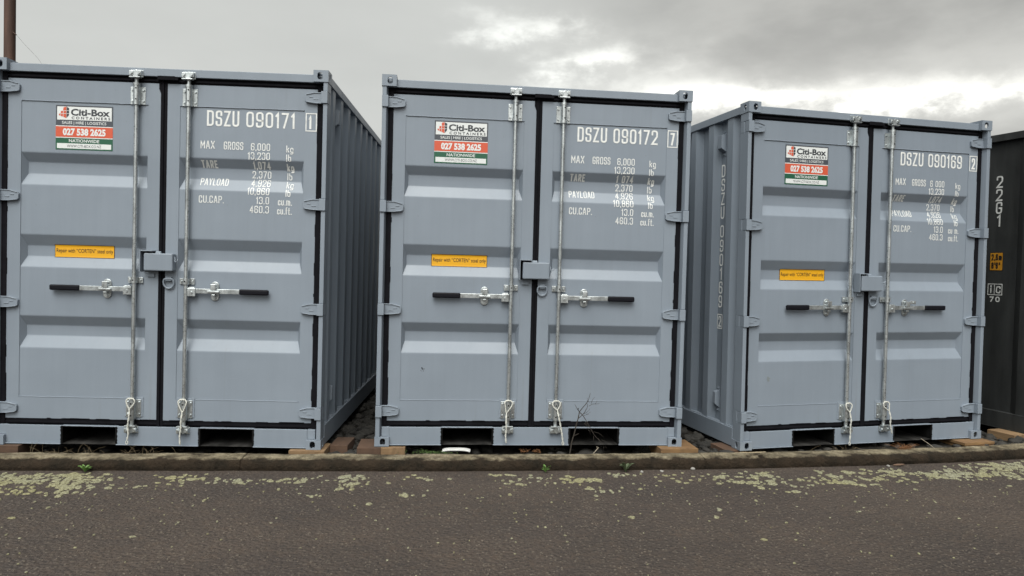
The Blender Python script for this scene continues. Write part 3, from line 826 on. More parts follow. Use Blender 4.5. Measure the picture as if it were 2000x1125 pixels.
def sign(door, u0, ztop, w, h):
    """hire company sign: layered flat print"""
    b = MB()
    PL = lambda lift: (lambda x, y: (u0 + x * w, DP - .0015 - lift * .0006, ztop - y * h))
    R_ = lambda x0, x1, y0, y1, mi, lift: b.add([PL(lift)(x0, y0), PL(lift)(x1, y0), PL(lift)(x1, y1), PL(lift)(x0, y1)], [(0, 1, 2, 3)], mi)
    R_(0, 1, 0, .46, 1, 0); R_(0, 1, .46, .735, 0, 0); R_(0, 1, .735, 1, 3, 0)
    R_(.022, .978, .032, .330, 0, 1); R_(0, 1, .478, .715, 2, 1); R_(.025, .975, .858, .972, 0, 1)
    T = lambda s, x0, x1, y0, y1, mi, bold=.02: ftext(b, s, x0, x1, y1, y0, PL(2), mi, bold)
    # the mark: stacked boxes, red fronts and grey flanks
    Y = lambda px, py: ((px - 200) / 1125, (py - 118 - (px - 200) * .045) / 900)
    def pg(pts, mi, l): b.add([PL(l)(*Y(*p)) for p in pts], [tuple(range(len(pts)))], mi)
    pg([(258, 292), (297, 287), (297, 240), (345, 236), (345, 172), (405, 160), (405, 392), (258, 326)], 2, 2)
    pg([(410, 161), (460, 190), (460, 328), (410, 388)], 4, 2)
    for (p0, p1) in (((297, 240), (460, 240)), ((258, 296), (460, 300)), ((345, 240), (345, 365)), ((297, 290), (297, 340))):
        d = 4; (x0, y0), (x1, y1) = p0, p1
        pg([(x0 - (d if x0 == x1 else 0), y0 - (0 if x0 == x1 else d)), (x1 - (d if x0 == x1 else 0), y1 - (0 if x0 == x1 else d)), (x1 + (d if x0 == x1 else 0), y1 + (0 if x0 == x1 else d)), (x0 + (d if x0 == x1 else 0), y0 + (0 if x0 == x1 else d))], 0, 3)
    T('Citi-Box', .262, .945, .075, .232, 4, .035)
    T('C O N T A I N E R S', .275, .955, .250, .312, 4, .03)
    T('SALES | HIRE | LOGISTICS', .11, .885, .360, .442, 0, .012)
    T('027 538 2625', .125, .875, .515, .680, 0, .045)
    T('NATIONWIDE', .235, .765, .762, .832, 0, .015)
    T('WWW.CITI-BOX.CO.NZ', .20, .80, .885, .946, 4, 0.0)
    return b.obj('hire_sign', [MSW, MSG, MSR, MSGR, MSD], door)


def repair_sticker(door, u0, z0, w=.400, h=.088):
    b = MB(); N, K = 6, 10
    def pl(lift): return lambda x, z: (x, surf_d(x, z) - .0016 - lift * .0008, z)
    for m_i, lift, ins in ((1, 0, 0), (0, 1, .0035)):
        vs = []
        for j in range(K + 1):
            for i in range(N + 1): vs.append(pl(lift)(u0 + ins + (w - 2 * ins) * i / N, z0 + ins + (h - 2 * ins) * j / K))
        b.add(vs, [(j * (N + 1) + i, j * (N + 1) + i + 1, (j + 1) * (N + 1) + i + 1, (j + 1) * (N + 1) + i) for j in range(K) for i in range(N)], m_i)
    ftext(b, 'Repair with “CORTEN” steel only', u0 + .012, u0 + w - .010, z0 + .026, z0 + .062, pl(2), 1, .008)
    return b.obj('repair_sticker', [MYEL, MINK], door)


def markings(door, num, chk, dx=0.0, tare='1,074', gross='6,000', cum='cu.m.'):
    place = lambda x, z: (x, surf_d(x, z) - .0018, z)
    th = .0128
    b = MB()
    text(b, 'DSZU', 1.391 + dx, 2.198, .106, th, width=.217, place=place)
    text(b, num, 1.655 + dx, 2.198, .106, th, width=.330, place=place)
    b.obj('serial_number', MWHITE, door)
    b = MB()
    x0, x1, z0, z1 = 2.060 + dx, 2.130 + dx, 2.187, 2.305
    fr = [Vector(p) for p in ((x0, z0), (x1, z0), (x1, z1), (x0, z1))]
    ribbon(b, fr, True, .007, place)
    text(b, chk, 2.078 + dx, 2.200, .090, .0135, xscale=.78, place=place)
    b.obj('check_digit', MWHITE, door)
    t2 = .0056
    zz_ = [2.041, 1.979, 1.917, 1.856, 1.797, 1.739, 1.676, 1.614]
    rows = (('gross_weight', (('MAX', 1.351, 2.043, .095), ('GROSS', 1.507, 2.041, .131)), (gross, '13,230'), ('kg', 'lb')),
            ('tare_weight', (('TARE', 1.351, 1.916, .108),), (tare, '2,370'), ('kg', 'lb')),
            ('payload_weight', (('PAYLOAD', 1.345, 1.796, .188),), ('4,926', '10,860'), ('kg', 'lb')),
            ('cubic_capacity', (('CU.CAP.', 1.345, 1.674, .168),), ('13.0', '460.3'), (cum, 'cu.ft.')))
    for k, (nm, heads, nums, units) in enumerate(rows):
        b = MB(); th1 = (t2, .0084, .0050, t2)[k]                  # strokes thickened on the shaded rib slope, thinned on the lit one
        for s_, x, z, w in heads: text(b, s_, x + dx, z, .054 if k == 0 else .050, th1 + .0003, width=w, place=place)
        for j in (0, 1):
            z = zz_[2 * k + j]
            text(b, nums[j], 0, z, .050, th1 if j == 0 else t2, xscale=.96, right=1.819 + dx, place=place)
            if len(units[j]) == 2: text(b, units[j], 1.929 + dx, z - .006, .048, th1 if j == 0 else t2, xscale=.95, place=place)
            else: text(b, units[j], 0, z - .004, .050, t2, xscale=.80, right=1.973 + dx, place=place)
        b.obj(nm, MWHITE, door)


# ------------------------------------------------------------------ the three grey containers
def kids(o): return [c for c in COL.objects if c.parent == o]


def dup(o, parent=None):
    c = o.copy(); COL.objects.link(c); c.parent = parent
    m = {o: c}
    for ch in kids(o): m.update(dup(ch, c))
    return m


POSE = [((-3.50810, 4.73693, .00129), .04317, .00480), ((-.93894, 4.92420, 0.0), .10362, .00284), ((1.72655, 5.23771, -.04870), .24599, -.00663)]
INFO = [('090171', '1'), ('090172', '7'), ('090169', '2')]
LAB = ['light grey steel container marked DSZU 090171, in front of the rusty pole',
       'light grey steel container marked DSZU 090172, with a dry twig in front',
       'light grey steel container marked DSZU 090169, next to the dark container']
SIGN_U = [.392, .369, .352]
REP_U = [.372, .3655, .357]
root0, dl0, dr0 = build_container()
conts = []
for i in range(3):
    if i == 0: conts.append((root0, dl0, dr0))
    else:
        mp = dup(root0); conts.append((mp[root0], mp[dl0], mp[dr0]))
for i, (r_, dl, dr) in enumerate(conts):
    loc, yaw, tilt = POSE[i]
    r_.location = loc; r_.rotation_euler = (0, tilt, yaw)
    tag(r_, LAB[i], 'container', 'grey containers along the kerb')
for i, (r_, dl, dr) in enumerate(conts):
    sign(dl, SIGN_U[i], 2.302, .377, .299)
    repair_sticker(dl, REP_U[i], 1.273)
    markings(dr, INFO[i][0], INFO[i][1], (.004, 0, .002)[i], ('1,074', '1 074', '1,074')[i], ('6,000', '6,000', '6 000')[i], ('cu.m.', 'cu.m.', 'cu m.')[i])


def scuff(door, spots, name='scuff_mark'):
    b = MB(); rr_ = random.Random(len(spots))
    for (u, z, r_) in spots:
        n = 9; b.add([(u + r_ * rr_.uniform(.4, 1.2) * cos(2 * pi * k / n), surf_d(u, z) - .0012, z + r_ * rr_.uniform(.4, 1.2) * sin(2 * pi * k / n)) for k in range(n)], [tuple(range(n))])
    b.obj(name, MBLK, door)


b_ = MB(); kq = CW - .937 + .188; b_.box(kq + .020, kq + .075, .012, .018, 1.100, 1.126); b_.cyl((kq + .055, .0125, 1.113), (kq + .055, .008, 1.113), .008, n=10); b_.obj('keeper_flap', MGAL, conts[2][2], .003)
scuff(conts[1][1], [(.318, .548, .006), (.322, .540, .005), (.333, .541, .004), (.312, .530, .003), (.330, .527, .003), (.318, .521, .002)])
MFAINT = mat('grey_scuff', (.17, .19, .20), .6)
b_ = MB()
for (u, z, r_) in ((.255, .535, .012), (.268, .528, .009), (.262, .512, .010), (.25, .52, .006)):
    n = 10; b_.add([(u + r_ * random.uniform(.4, 1.2) * cos(2 * pi * k / n), DP - .0012, z + r_ * random.uniform(.4, 1.2) * sin(2 * pi * k / n)) for k in range(n)], [tuple(range(n))])
b_.obj('scuff_mark', MFAINT, conts[2][1])

# number painted down the left side of the right-hand container
b_ = MB()
r3 = conts[2][0]
side3 = [c for c in kids(r3) if c.name.startswith('side_panel')][0]
yc, zt = .411, 2.181
hgt = .098; pitch_ = .112
ztop = [2.181, 2.070, 1.960, 1.850, 1.702, 1.588, 1.475, 1.365, 1.254, 1.144]
for ch, z in zip('DSZU090169', ztop):
    pl = lambda x, zz2: (.013 + corrug(yc) - .0015, yc + .027 - (x), zz2)
    text(b_, ch, (.012 if ch == '1' else 0), z - hgt, hgt, .0115, width=(.03 if ch == '1' else .052), place=pl)
pl = lambda x, zz2: (.013 + corrug(yc) - .0015, yc + .027 - x, zz2)
ribbon(b_, [Vector(p) for p in ((-.008, .880), (.060, .880), (.060, .990), (-.008, .990))], True, .007, pl)
text(b_, '2', .006, .892, .086, .0115, width=.040, place=pl)
b_.obj('side_lettering', mat('side_lettering_white', (.8, .81, .8), .6, build=vary((.78, .79, .78), .10, 40)), side3)  # white brighter than on the doors, offsetting the shade on this side

# ------------------------------------------------------------------ dark twenty-foot container on the right
YAW4, Z4 = .35, -.03
r4 = empty('shipping_container', (4.41520, 5.78579, Z4), (0, 0, YAW4))
tag(r4, 'very dark green-black container marked 22G1 standing at the right edge of the photo', 'container')
W4, L4 = 2.438, 6.058
for right in (0, 1):
    X = lambda u: W4 - u if right else u
    for top in (0, 1):
        for back in (0, 1): casting(right, top, back, r4, MDK, W4, L4)
    for y0 in (.006, L4 - .16):
        b_ = MB(); b_.box(*sorted((X(.006), X(.10))), y0, y0 + .154, .064, CH - .078); b_.obj('corner_post', MDK, r4, .003)
    b_ = MB(); b_.box(*sorted((X(.003), X(.06))), .117, L4 - .117, 2.516, 2.578); b_.obj('top_rail', MDK, r4, .003)
    b_ = MB(); b_.box(*sorted((X(.003), X(.02))), .117, L4 - .117, .014, .142); b_.box(*sorted((X(.001), X(.05))), .117, L4 - .117, .006, .0138); b_.box(*sorted((X(.002), X(.05))), .117, L4 - .117, .1422, .150); b_.obj('bottom_rail', MDK, r4, .003)
    ys = [.158, .29] ; uu = [.012, .012]
    k = .372
    seq = [(.330, .048), (.600, .048), (.668, .012), (.740, .012), (.808, .048), (.878, .048)]
    while seq[-1][0] + .28 < L4 - .3:
        a0 = seq[-1][0]; seq += [(a0 + .068, .012), (a0 + .140, .012), (a0 + .208, .048), (a0 + .278, .048)]
    seq.append((L4 - .158, .048)); pts4 = [(.158, .012), (.262, .012)] + seq
    vs = []
    for y, u in pts4: vs += [(X(u), y, .148), (X(u), y, 2.518)]
    b_ = MB(); b_.add(vs, [(2 * i, 2 * i + 2, 2 * i + 3, 2 * i + 1) for i in range(len(pts4) - 1)]); sp_ = b_.obj('side_panel', MDK, r4)
    if not right: side4 = sp_
b_ = MB(); b_.box(.05, W4 - .05, .05, L4 - .05, 2.54, 2.55); b_.obj('roof', MDK, r4)
b_ = MB(); b_.box(.05, W4 - .05, .05, L4 - .05, .14, .16); b_.obj('floor', MBLK, r4)
for right in (0, 1):
    X = lambda u: W4 - u if right else u
    b_ = MB(); b_.box(*sorted((X(.105), X(W4 / 2 - .006))), .05, .09, .16, 2.50)
    for z in (.5, 1.0, 1.5, 2.0): b_.box(*sorted((X(.2), X(W4 / 2 - .08))), .044, .0505, z, z + .2)
    d4 = b_.obj('door', MDK, r4, .004)
    for u in (.42, .9):
        b_ = MB(); b_.cyl((X(u), .03, .10), (X(u), .03, 2.52), .017, n=12); b_.obj('locking_rod', MGAL, d4)
b_ = MB(); b_.box(.102, W4 - .102, .01, .12, 2.505, 2.58); b_.obj('door_header', MDK, r4, .003)
b_ = MB(); b_.box(.102, W4 - .102, .01, .12, .010, .150); b_.obj('door_sill', MDK, r4, .003)
b_ = MB(); b_.box(.102, W4 - .102, L4 - .06, L4 - .01, .010, 2.58); b_.obj('end_wall', MDK, r4)
D4 = .048
pl4 = lambda y_left, lift=0: (lambda x, z: (D4 - .0016 - lift * .0007, y_left - x, z))
b_ = MB()
for ch, zt, w in (('2', 2.218, .058), ('2', 2.102, .058), ('G', 1.989, .056), ('1', 1.876, .036)):
    text(b_, ch, 0 if ch != '1' else .004, zt - .105, .105, .0135, width=w, place=pl4({'2': .534, 'G': .530, '1': .520}[ch] if ch != '2' else .534))
    # the code as painted reads 2-2-G-1 from the top
p_ = pl4(.572)
ribbon(b_, [Vector(p) for p in ((0, 1.168), (.126, 1.168), (.126, 1.263), (0, 1.263))], True, .006, p_)
ribbon(b_, [Vector(p) for p in ((.058, 1.170), (.058, 1.261))], False, .005, p_)
text(b_, 'i', .021, 1.182, .072, .010, width=.012, place=p_); text(b_, 'c', .072, 1.182, .090, .010, width=.042, place=p_)
text(b_, '70', .018, 1.105, .047, .0095, width=.092, place=p_, gap=.2)
b_.obj('stencilled_lettering', mat('faded_lettering', (.52, .53, .52), .7, build=vary((.52, .53, .52), .25, 30)), side4)
b_ = MB(); p0, p1, p2 = pl4(.565), pl4(.565, 1), pl4(.565, 2)
b_.add([p0(0, 1.382), p0(.118, 1.382), p0(.118, 1.543), p0(0, 1.543)], [(0, 1, 2, 3)], 1)
b_.add([p1(.004, 1.386), p1(.114, 1.386), p1(.114, 1.539), p1(.004, 1.539)], [(0, 1, 2, 3)], 0)
text(b_, '2,6m', .014, 1.473, .056, .0095, width=.094, place=p2, mi=1); text(b_, '8\'6"', .016, 1.399, .056, .0095, width=.078, place=p2, mi=1)
b_.obj('height_sticker', [MORG, MINK], side4)


# ------------------------------------------------------------------ rope ties on the locking bars
def local(i, u, d, v):
    loc, yaw, tilt = POSE[i]
    return Matrix.Translation(loc) @ (Matrix.Rotation(yaw, 4, 'Z') @ Matrix.Rotation(tilt, 4, 'Y')) @ Vector((u, d, v))


def smooth(pts, n=5):
    P = [Vector(p) for p in pts]; out = []
    for i in range(len(P) - 1):
        p0, p1, p2, p3 = P[max(i - 1, 0)], P[i], P[i + 1], P[min(i + 2, len(P) - 1)]
        for k in range(n):
            t = k / n
            out.append(.5 * ((2 * p1) + (p2 - p0) * t + (2 * p0 - 5 * p1 + 4 * p2 - p3) * t * t + (3 * p1 - p0 - 3 * p2 + p3) * t ** 3))
    return out + [P[-1]]


def rope(i, u0, join, tail, loop_end, label):
    d = -.002
    b = MB()
    t = lambda u, dd, v: local(i, u, dd, v)
    b.tube(smooth([t(u0 - .012, .004, .325), t(u0 - .026, d, .318), t(u0 - .022, d - .002, .290), t(join[0] - .004, d - .002, join[1])]), .0046, 8)
    b.tube(smooth([t(u0 + .012, .004, .327), t(u0 + .027, d, .318), t(u0 + .026, d - .002, .296), t(join[0] + .004, d - .002, join[1])]), .0046, 8)
    b.tube(smooth([t(u0 - .020, .003, .326), t(u0, -.001, .329), t(u0 + .020, .003, .326)]), .006, 8)
    main = smooth([t(*q) for q in [(join[0], d - .002, join[1] + .004)] + [(u, -.019, v) for u, v in tail]], 6)
    for ph in (0, pi):                                              # two strands laid together
        tw = []
        for k, p in enumerate(main):
            a_ = k * .9 + ph; tw.append(p + Vector((cos(a_), sin(a_) * .6, 0)) * .0032)
        b.tube(tw, .0036, 6)
    if loop_end:
        c = tail[-1]; b.tube([t(c[0] + .007 * sin(2 * pi * k / 14), -.019, c[1] - .012 + .012 * cos(2 * pi * k / 14)) for k in range(14)], .0035, 6, closed=True)
    o = b.obj('rope_tie', MROPE)
    tag(o, label, 'rope tie', 'rope ties on the locking bars')


RA, RB = .937, CW - .937
rope(0, RA, (.934, .262), [(.936, .20), (.930, .14), (.934, .09), (.926, .045)], True, 'white rope tie with a ring end on the left locking bar of container 090171')
rope(0, RB, (1.286, .245), [(1.283, .19), (1.282, .13), (1.276, .08), (1.280, .022)], False, 'white rope tie hanging on the right locking bar of container 090171')
rope(1, RA, (.925, .243), [(.922, .19), (.925, .13), (.921, .08), (.926, .030)], False, 'white rope tie hanging straight on the left locking bar of container 090172')
rope(1, RB, (1.290, .266), [(1.302, .21), (1.316, .15), (1.327, .09), (1.335, .040)], True, 'white rope tie slanting right from the right locking bar of container 090172')
rope(2, RA, (.944, .262), [(.948, .20), (.943, .15), (.945, .10), (.940, .030)], True, 'white rope tie on the left locking bar of container 090169')
rope(2, RB, (1.305, .262), [(1.312, .21), (1.310, .16), (1.320, .12), (1.328, .080)], False, 'short white rope tie on the right locking bar of container 090169')


# ------------------------------------------------------------------ timber packing
def block(x0, x1, y0, y1, z0, z1, m, label, rot=0.0, group='timber packing under the containers'):
    cx_, cy_ = (x0 + x1) / 2, (y0 + y1) / 2
    b = MB(); hx, hy, hz = (x1 - x0) / 2, (y1 - y0) / 2, z1 - z0; vs = []; N = 8
    rr_ = random.Random(int(x0 * 1000) + int(z1 * 1000))
    nx2 = 8
    for zi in range(2):
        for yi in range(2):
            for xi in range(nx2 + 1):
                vs.append((-hx + 2 * hx * xi / nx2 + rr_.uniform(-.002, .002) * (xi in (0, nx2)), (-hy if yi == 0 else hy) + rr_.uniform(-.0025, .0025), (0 if zi == 0 else hz) + rr_.uniform(-.0015, .0012)))
    I = lambda x, y, z: (z * 2 + y) * (nx2 + 1) + x
    fs = []
    for x in range(nx2):
        fs += [(I(x, 0, 0), I(x + 1, 0, 0), I(x + 1, 0, 1), I(x, 0, 1)), (I(x, 1, 0), I(x, 1, 1), I(x + 1, 1, 1), I(x + 1, 1, 0)), (I(x, 0, 1), I(x + 1, 0, 1), I(x + 1, 1, 1), I(x, 1, 1)), (I(x, 0, 0), I(x, 1, 0), I(x + 1, 1, 0), I(x + 1, 0, 0))]
    fs += [(I(0, 0, 0), I(0, 0, 1), I(0, 1, 1), I(0, 1, 0)), (I(nx2, 0, 0), I(nx2, 1, 0), I(nx2, 1, 1), I(nx2, 0, 1))]
    b.add(vs, fs)
    o = b.obj('timber_block', m, None, .003)
    o.location = (cx_, cy_, z0); o.rotation_euler = (0, 0, rot)
    tag(o, label, 'timber', group)


ZG = -.10
block(-3.62, -3.30, 4.72, 5.00, ZG, -.001, MWR, 'red-brown timber block under the left corner of container 090171', .03)
block(-1.500, -1.265, 4.800, 5.02, ZG, -.050, MWD, 'lower tan board under the right corner of container 090171', .04)
block(-1.505, -1.262, 4.803, 5.02, -.0495, -.010, MWD, 'upper tan board under the right corner of container 090171', .05)
block(-1.262, -1.135, 4.955, 5.20, ZG, -.006, MWR, 'dark brown timber end standing out between containers 090171 and 090172', .02)
block(-1.068, -.905, 4.895, 5.16, ZG, -.004, MWR, 'red-brown timber block left of the corner of container 090172', .10)
block(-.903, -.735, 4.915, 5.16, ZG, -.005, MWD, 'tan timber block under the left corner of container 090172', .10)
block(1.085, 1.365, 5.085, 5.36, ZG, -.006, MWO, 'pale orange timber block under the right corner of container 090172', .12)
block(1.600, 1.760, 5.260, 5.50, ZG, -.051, MWR, 'red-brown timber block under the left corner of container 090169', .25)
block(1.655, 1.935, 5.165, 5.245, ZG, -.056, MWP, 'thin pale board in front of the left corner of container 090169', .16)
for k, (m, l) in enumerate(((MWP, 'lowest pale board'), (MWO, 'middle orange board'), (MWO, 'topmost orange board'))):
    block(3.60 + .012 * (k % 2), 3.905, 5.640 + .006 * k, 5.95, ZG - .014 + k * .0265, ZG - .014 + k * .0265 + .0225, m, l + ' of the stack under the right corner of container 090169', .25 + .02 * (k - 1))
block(4.185, 4.40, 5.915, 6.15, ZG, Z4 + .004, MWD, 'tan timber block under the dark container at the right edge', .35)

# ------------------------------------------------------------------ gravel
b_ = MB(); ico = bmesh.new(); bmesh.ops.create_icosphere(ico, subdivisions=2, radius=1)
IV = [v.co.copy() for v in ico.verts]; IF = [tuple(v.index for v in f.verts) for f in ico.faces]; ico.free()
ico = bmesh.new(); bmesh.ops.create_icosphere(ico, subdivisions=1, radius=1)
JV = [v.co.copy() for v in ico.verts]; JF = [tuple(v.index for v in f.verts) for f in ico.faces]; ico.free()


def stone(b, x, y, z, r, rg, fine=False):
    V, F = (IV, IF) if fine else (JV, JF)
    sx, sy, sz = r * rg.uniform(.75, 1.4), r * rg.uniform(.75, 1.3), r * rg.uniform(.45, .8); a_ = rg.uniform(0, pi); off = rg.uniform(0, 50)
    vs = []
    for v in V:
        k = 1 + .35 * noise.noise(v * .9 + Vector((off, 0, 0)))
        px, py, pz = v.x * sx * k, v.y * sy * k, v.z * sz * k
        vs.append((x + px * cos(a_) - py * sin(a_), y + px * sin(a_) + py * cos(a_), z + pz))
    b.add(vs, F, 0, True)


rg = random.Random(21)
for k in range(2600):
    gap = rg.random()
    if gap < .55: y = 4.85 + 3.4 * rg.random() ** 1.5; x = rg.uniform(-1.5, -.72) - (y - 4.9) * .07
    elif gap < .75: y = 5.05 + 3.2 * rg.random() ** 1.4; x = rg.uniform(1.05, 1.85) - (y - 5.1) * .17
    elif gap < .88: y = 5.4 + 2.5 * rg.random() ** 1.4; x = rg.uniform(3.7, 4.5) - (y - 5.6) * .27
    else: x = rg.uniform(-3.6, 4.3); y = kerb_y(x) + rg.uniform(.19, .6)
    if y < kerb_y(x) + .19: continue
    r_ = rg.choice([.012, .016, .02, .024, .03, .042]) * rg.uniform(.8, 1.2)
    stone(b_, x, y, -.088 + .022 * noise.noise((x * 2.2, y * 2.2, 0)) + r_ * .25, r_, rg, r_ > .025)
stuff(b_.obj('gravel', MSTONE))

# ------------------------------------------------------------------ lichen on the road
b_ = MB(); rg = random.Random(5)


def blob(x, y, r):
    n = 13; ph = rg.uniform(0, 99); rim, top = [], []; hz = rg.uniform(.0022, .0062)
    el_ = rg.uniform(.7, 1.2)
    for k in range(n):
        t = 2 * pi * k / n; q = r * (1 + .5 * noise.noise((cos(t) * 1.3 + ph, sin(t) * 1.3, ph)) + rg.uniform(-.13, .13))
        rim.append((x + q * cos(t) * el_, y + q * sin(t) / el_, ZR + .0006)); top.append((x + q * .86 * cos(t) * el_, y + q * .86 * sin(t) / el_, ZR + hz))
    b_.add(rim + top, [(k, (k + 1) % n, (k + 1) % n + n, k + n) for k in range(n)] + [tuple(range(n, 2 * n))])


def dens(x):
    d = .42
    if x < -2.35: d = 1.25
    elif x < -1.2: d = .62
    if x > 2.7: d = 1.35
    elif x > 1.5: d = 1.0
    return d


cnt = 0
while cnt < 760:
    x = rg.uniform(-4.2, 5.0); s = abs(rg.gauss(.20, .13))
    if rg.random() > dens(x) / 1.9: continue
    if s < .07 or (noise.noise((x * 1.9, s * 5, 4)) < -.12): continue
    nn = kerb_n(x); px, py = x - nn[0] * s, kerb_y(x) - nn[1] * s
    big = rg.random() < (.42 if (x < -2.3 or x > 2.6) else .22)
    r_ = rg.uniform(.014, .034) if big else rg.uniform(.005, .016)
    blob(px, py, r_); cnt += 1
    if big:
        for k in range(rg.randint(1, 5)): blob(px + rg.gauss(0, .05), py + rg.gauss(0, .022), r_ * rg.uniform(.3, .8))
for (xc, sc_, wx, wy, num) in ((-3.0, .20, .36, .06, 130), (-2.55, .21, .18, .05, 60), (3.6, .17, .5, .07, 110), (-3.6, .19, .4, .07, 40), (4.4, .15, .3, .06, 50)):
    for k in range(num):
        x = xc + rg.gauss(0, wx * .6); nn = kerb_n(x); s = max(.05, sc_ + rg.gauss(0, wy))
        blob(x - nn[0] * s, kerb_y(x) - nn[1] * s, rg.choice([.005, .007, .010, .014, .021]) * rg.uniform(.8, 1.25))
for k in range(430):                                                # thin scatter further out
    x = rg.uniform(-3.6, 4.2); s = .3 + abs(rg.gauss(0, .8)); nn = kerb_n(x)
    blob(x - nn[0] * s, kerb_y(x) - nn[1] * s, rg.uniform(.003, .0075) if rg.random() < .93 else rg.uniform(.010, .02))
stuff(b_.obj('lichen', MLICH))
# loose stone chips standing proud of the seal
b_ = MB()
for k in range(8500):
    y = rg.uniform(1.9, 5.1); x = rg.uniform(-.82, .86) * y
    if y > kerb_y(x) - .03: continue
    stone(b_, x, y, ZR + .0005, rg.choice([.0025, .003, .004, .005, .006]) * rg.uniform(.8, 1.2), rg)
stuff(b_.obj('road_chippings', mat('road_chip', (.12, .1, .08), .85, build=vary((.085, .070, .056), .5, 24))))


# ------------------------------------------------------------------ weeds, twigs, litter
def leafy(name, x, y, z, size, n, m, label, cat='weed', seed=1, up_=.8):
    rr_ = random.Random(seed); b = MB()
    for k in range(n):
        a_ = 2 * pi * k / n + rr_.uniform(-.4, .4); L = size * rr_.uniform(.6, 1.1); w = L * .16; lift = up_ * rr_.uniform(.5, 1.2)
        d = Vector((cos(a_), sin(a_) * .6, 0)); s_ = Vector((-sin(a_), cos(a_), 0)); pts = []
        for j in range(5):
            t = j / 4; c = d * (L * t * .8) + Vector((0, 0, L * lift * (t - .55 * t * t)))
            ww = w * sin(pi * min(.97, .12 + .85 * t)); pts += [c + s_ * ww + Vector((0, 0, .002)), c - Vector((0, 0, ww * .3)), c - s_ * ww + Vector((0, 0, .002))]
        fs = []
        for j in range(4):
            q = j * 3; fs += [(q, q + 1, q + 4, q + 3), (q + 1, q + 2, q + 5, q + 4)]
        b.add(pts, fs)
    o = b.obj(name, m); o.location = (x, y, z); sol = o.modifiers.new('thick', 'SOLIDIFY'); sol.thickness = .0008
    tag(o, label, cat); return o


leafy('weed', -2.651, 4.405, ZR + .004, .056, 12, MGREEN, 'bright green leafy weed growing at the foot of the kerb on the left', seed=3, up_=1.6)
leafy('weed', .251, 4.640, ZR + .004, .055, 8, MGREEN, 'small green seedling at the foot of the kerb below container 090172', seed=4, up_=1.7)
leafy('weed', .788, 4.695, ZR + .004, .075, 11, MDGREEN, 'dull olive weed sprawling on the kerb face, right of the green seedling', seed=6, up_=1.9)


def tuft(name, x, y, z, h, n, spread, m, label, cat, seed, r=.0015):
    rr_ = random.Random(seed); b = MB()
    for k in range(n):
        bx, by = rr_.gauss(0, spread), rr_.gauss(0, spread * .25); lx, ly = rr_.gauss(0, h * .6), rr_.gauss(0, h * .25); hh = h * rr_.uniform(.4, 1.1)
        pts = [(bx + lx * t * t, by + ly * t * t, hh * (t - .25 * t * t)) for t in (0, .25, .5, .75, 1)]
        b.tube(pts, r, 4, rend=r * .3)
    o = b.obj(name, m); o.location = (x, y, z); tag(o, label, cat); return o


tuft('dry_weed', .133, 4.880, -.003, .03, 26, .045, MORW, 'rust-coloured dry weed on the kerb top under container 090172', 'weed', 3)
tuft('dry_weed', 2.927, 5.200, -.003, .065, 34, .022, MORW, 'upright orange-brown dry weed under container 090169', 'weed', 4, .002)
tuft('moss_tuft', -.532, 4.800, -.004, .018, 120, .075, MMOSS, 'low green moss on the kerb edge under container 090172', 'moss', 5, .002)
tuft('dry_grass', -2.92, 4.66, -.05, .10, 36, .12, MSTRAW, 'tangled dry grass beside the red-brown block at the far left', 'grass', 6, .0013)
tuft('dry_grass', -2.45, 4.70, -.06, .10, 26, .10, MSTRAW, 'thin dry grass under the left fork pocket of container 090171', 'grass', 8, .0012)
tuft('dry_grass', 2.45, 5.16, -.06, .13, 26, .13, MSTRAW, 'dry grass stalks under the middle of container 090169', 'grass', 7, .0013)
tuft('dry_grass', 3.98, 5.47, -.03, .06, 8, .04, MSTRAW, 'few pale dry grass blades by the timber under the dark container', 'grass', 9, .0013)

b_ = MB(); J = random.Random(3)
SC = 1 / 7.03 / F_PX * 4.98


def tp(a, c, y=4.955): return (.0 + .434 + (a - 225) * SC * 1.0 - 0, y, -.029 - (c - 1020) * SC)
stem = [(225, 1050), (225, 1020), (240, 930), (250, 850), (285, 720), (300, 640), (320, 560), (330, 520), (345, 430)]
b_.tube(smooth([tp(*p) for p in stem], 3), .0048, 6, rend=.0032)
for br in ([(345, 430), (310, 385), (275, 325)], [(345, 430), (390, 370), (445, 300), (470, 240), (485, 170)], [(350, 440), (400, 490), (450, 570), (510, 670), (560, 750), (620, 810), (690, 880)],
           [(335, 520), (370, 490), (420, 430), (455, 350), (440, 310)], [(280, 765), (345, 732)], [(325, 400), (328, 370)]):
    yy = 4.955 + J.uniform(-.03, .02)
    b_.tube(smooth([tp(x, z, 4.955 + (yy - 4.955) * k / (len(br) - 1)) for k, (x, z) in enumerate(br)], 3), .0030, 5, rend=.0012)
for br in ([(470, 345), (520, 325), (590, 315), (620, 300)], [(505, 320), (520, 260), (550, 232)], [(560, 318), (585, 270)], [(445, 300), (450, 240)], [(395, 470), (440, 440), (475, 415), (490, 380)], [(400, 480), (450, 470), (500, 430)],
           [(420, 430), (430, 390)], [(460, 280), (480, 300)], [(415, 590), (470, 650)], [(430, 570), (480, 680), (505, 740)], [(470, 690), (520, 700)], [(550, 710), (620, 725), (680, 765)], [(545, 760), (548, 850)], [(620, 800), (640, 860)], [(660, 815), (720, 830)], [(440, 460), (475, 465)],
           [(690, 905), (692, 960)], [(720, 910), (738, 945)], [(655, 905), (660, 930)]):
    b_.tube([tp(x, z, 4.95 + J.uniform(-.01, .02)) for x, z in br], .0016, 4, rend=.0008)
tag(b_.obj('dry_twig', MTWIG), 'dark branching dry twig standing in front of container 090172 at its right fork pocket', 'twig')
b_ = MB(); b_.tube([tp(528, 1030), tp(575, 975), tp(620, 918), tp(590, 912)], .0028, 6); tag(b_.obj('broken_twig', MTWIG2), 'pale bent broken twig at the foot of the dark twig', 'twig')
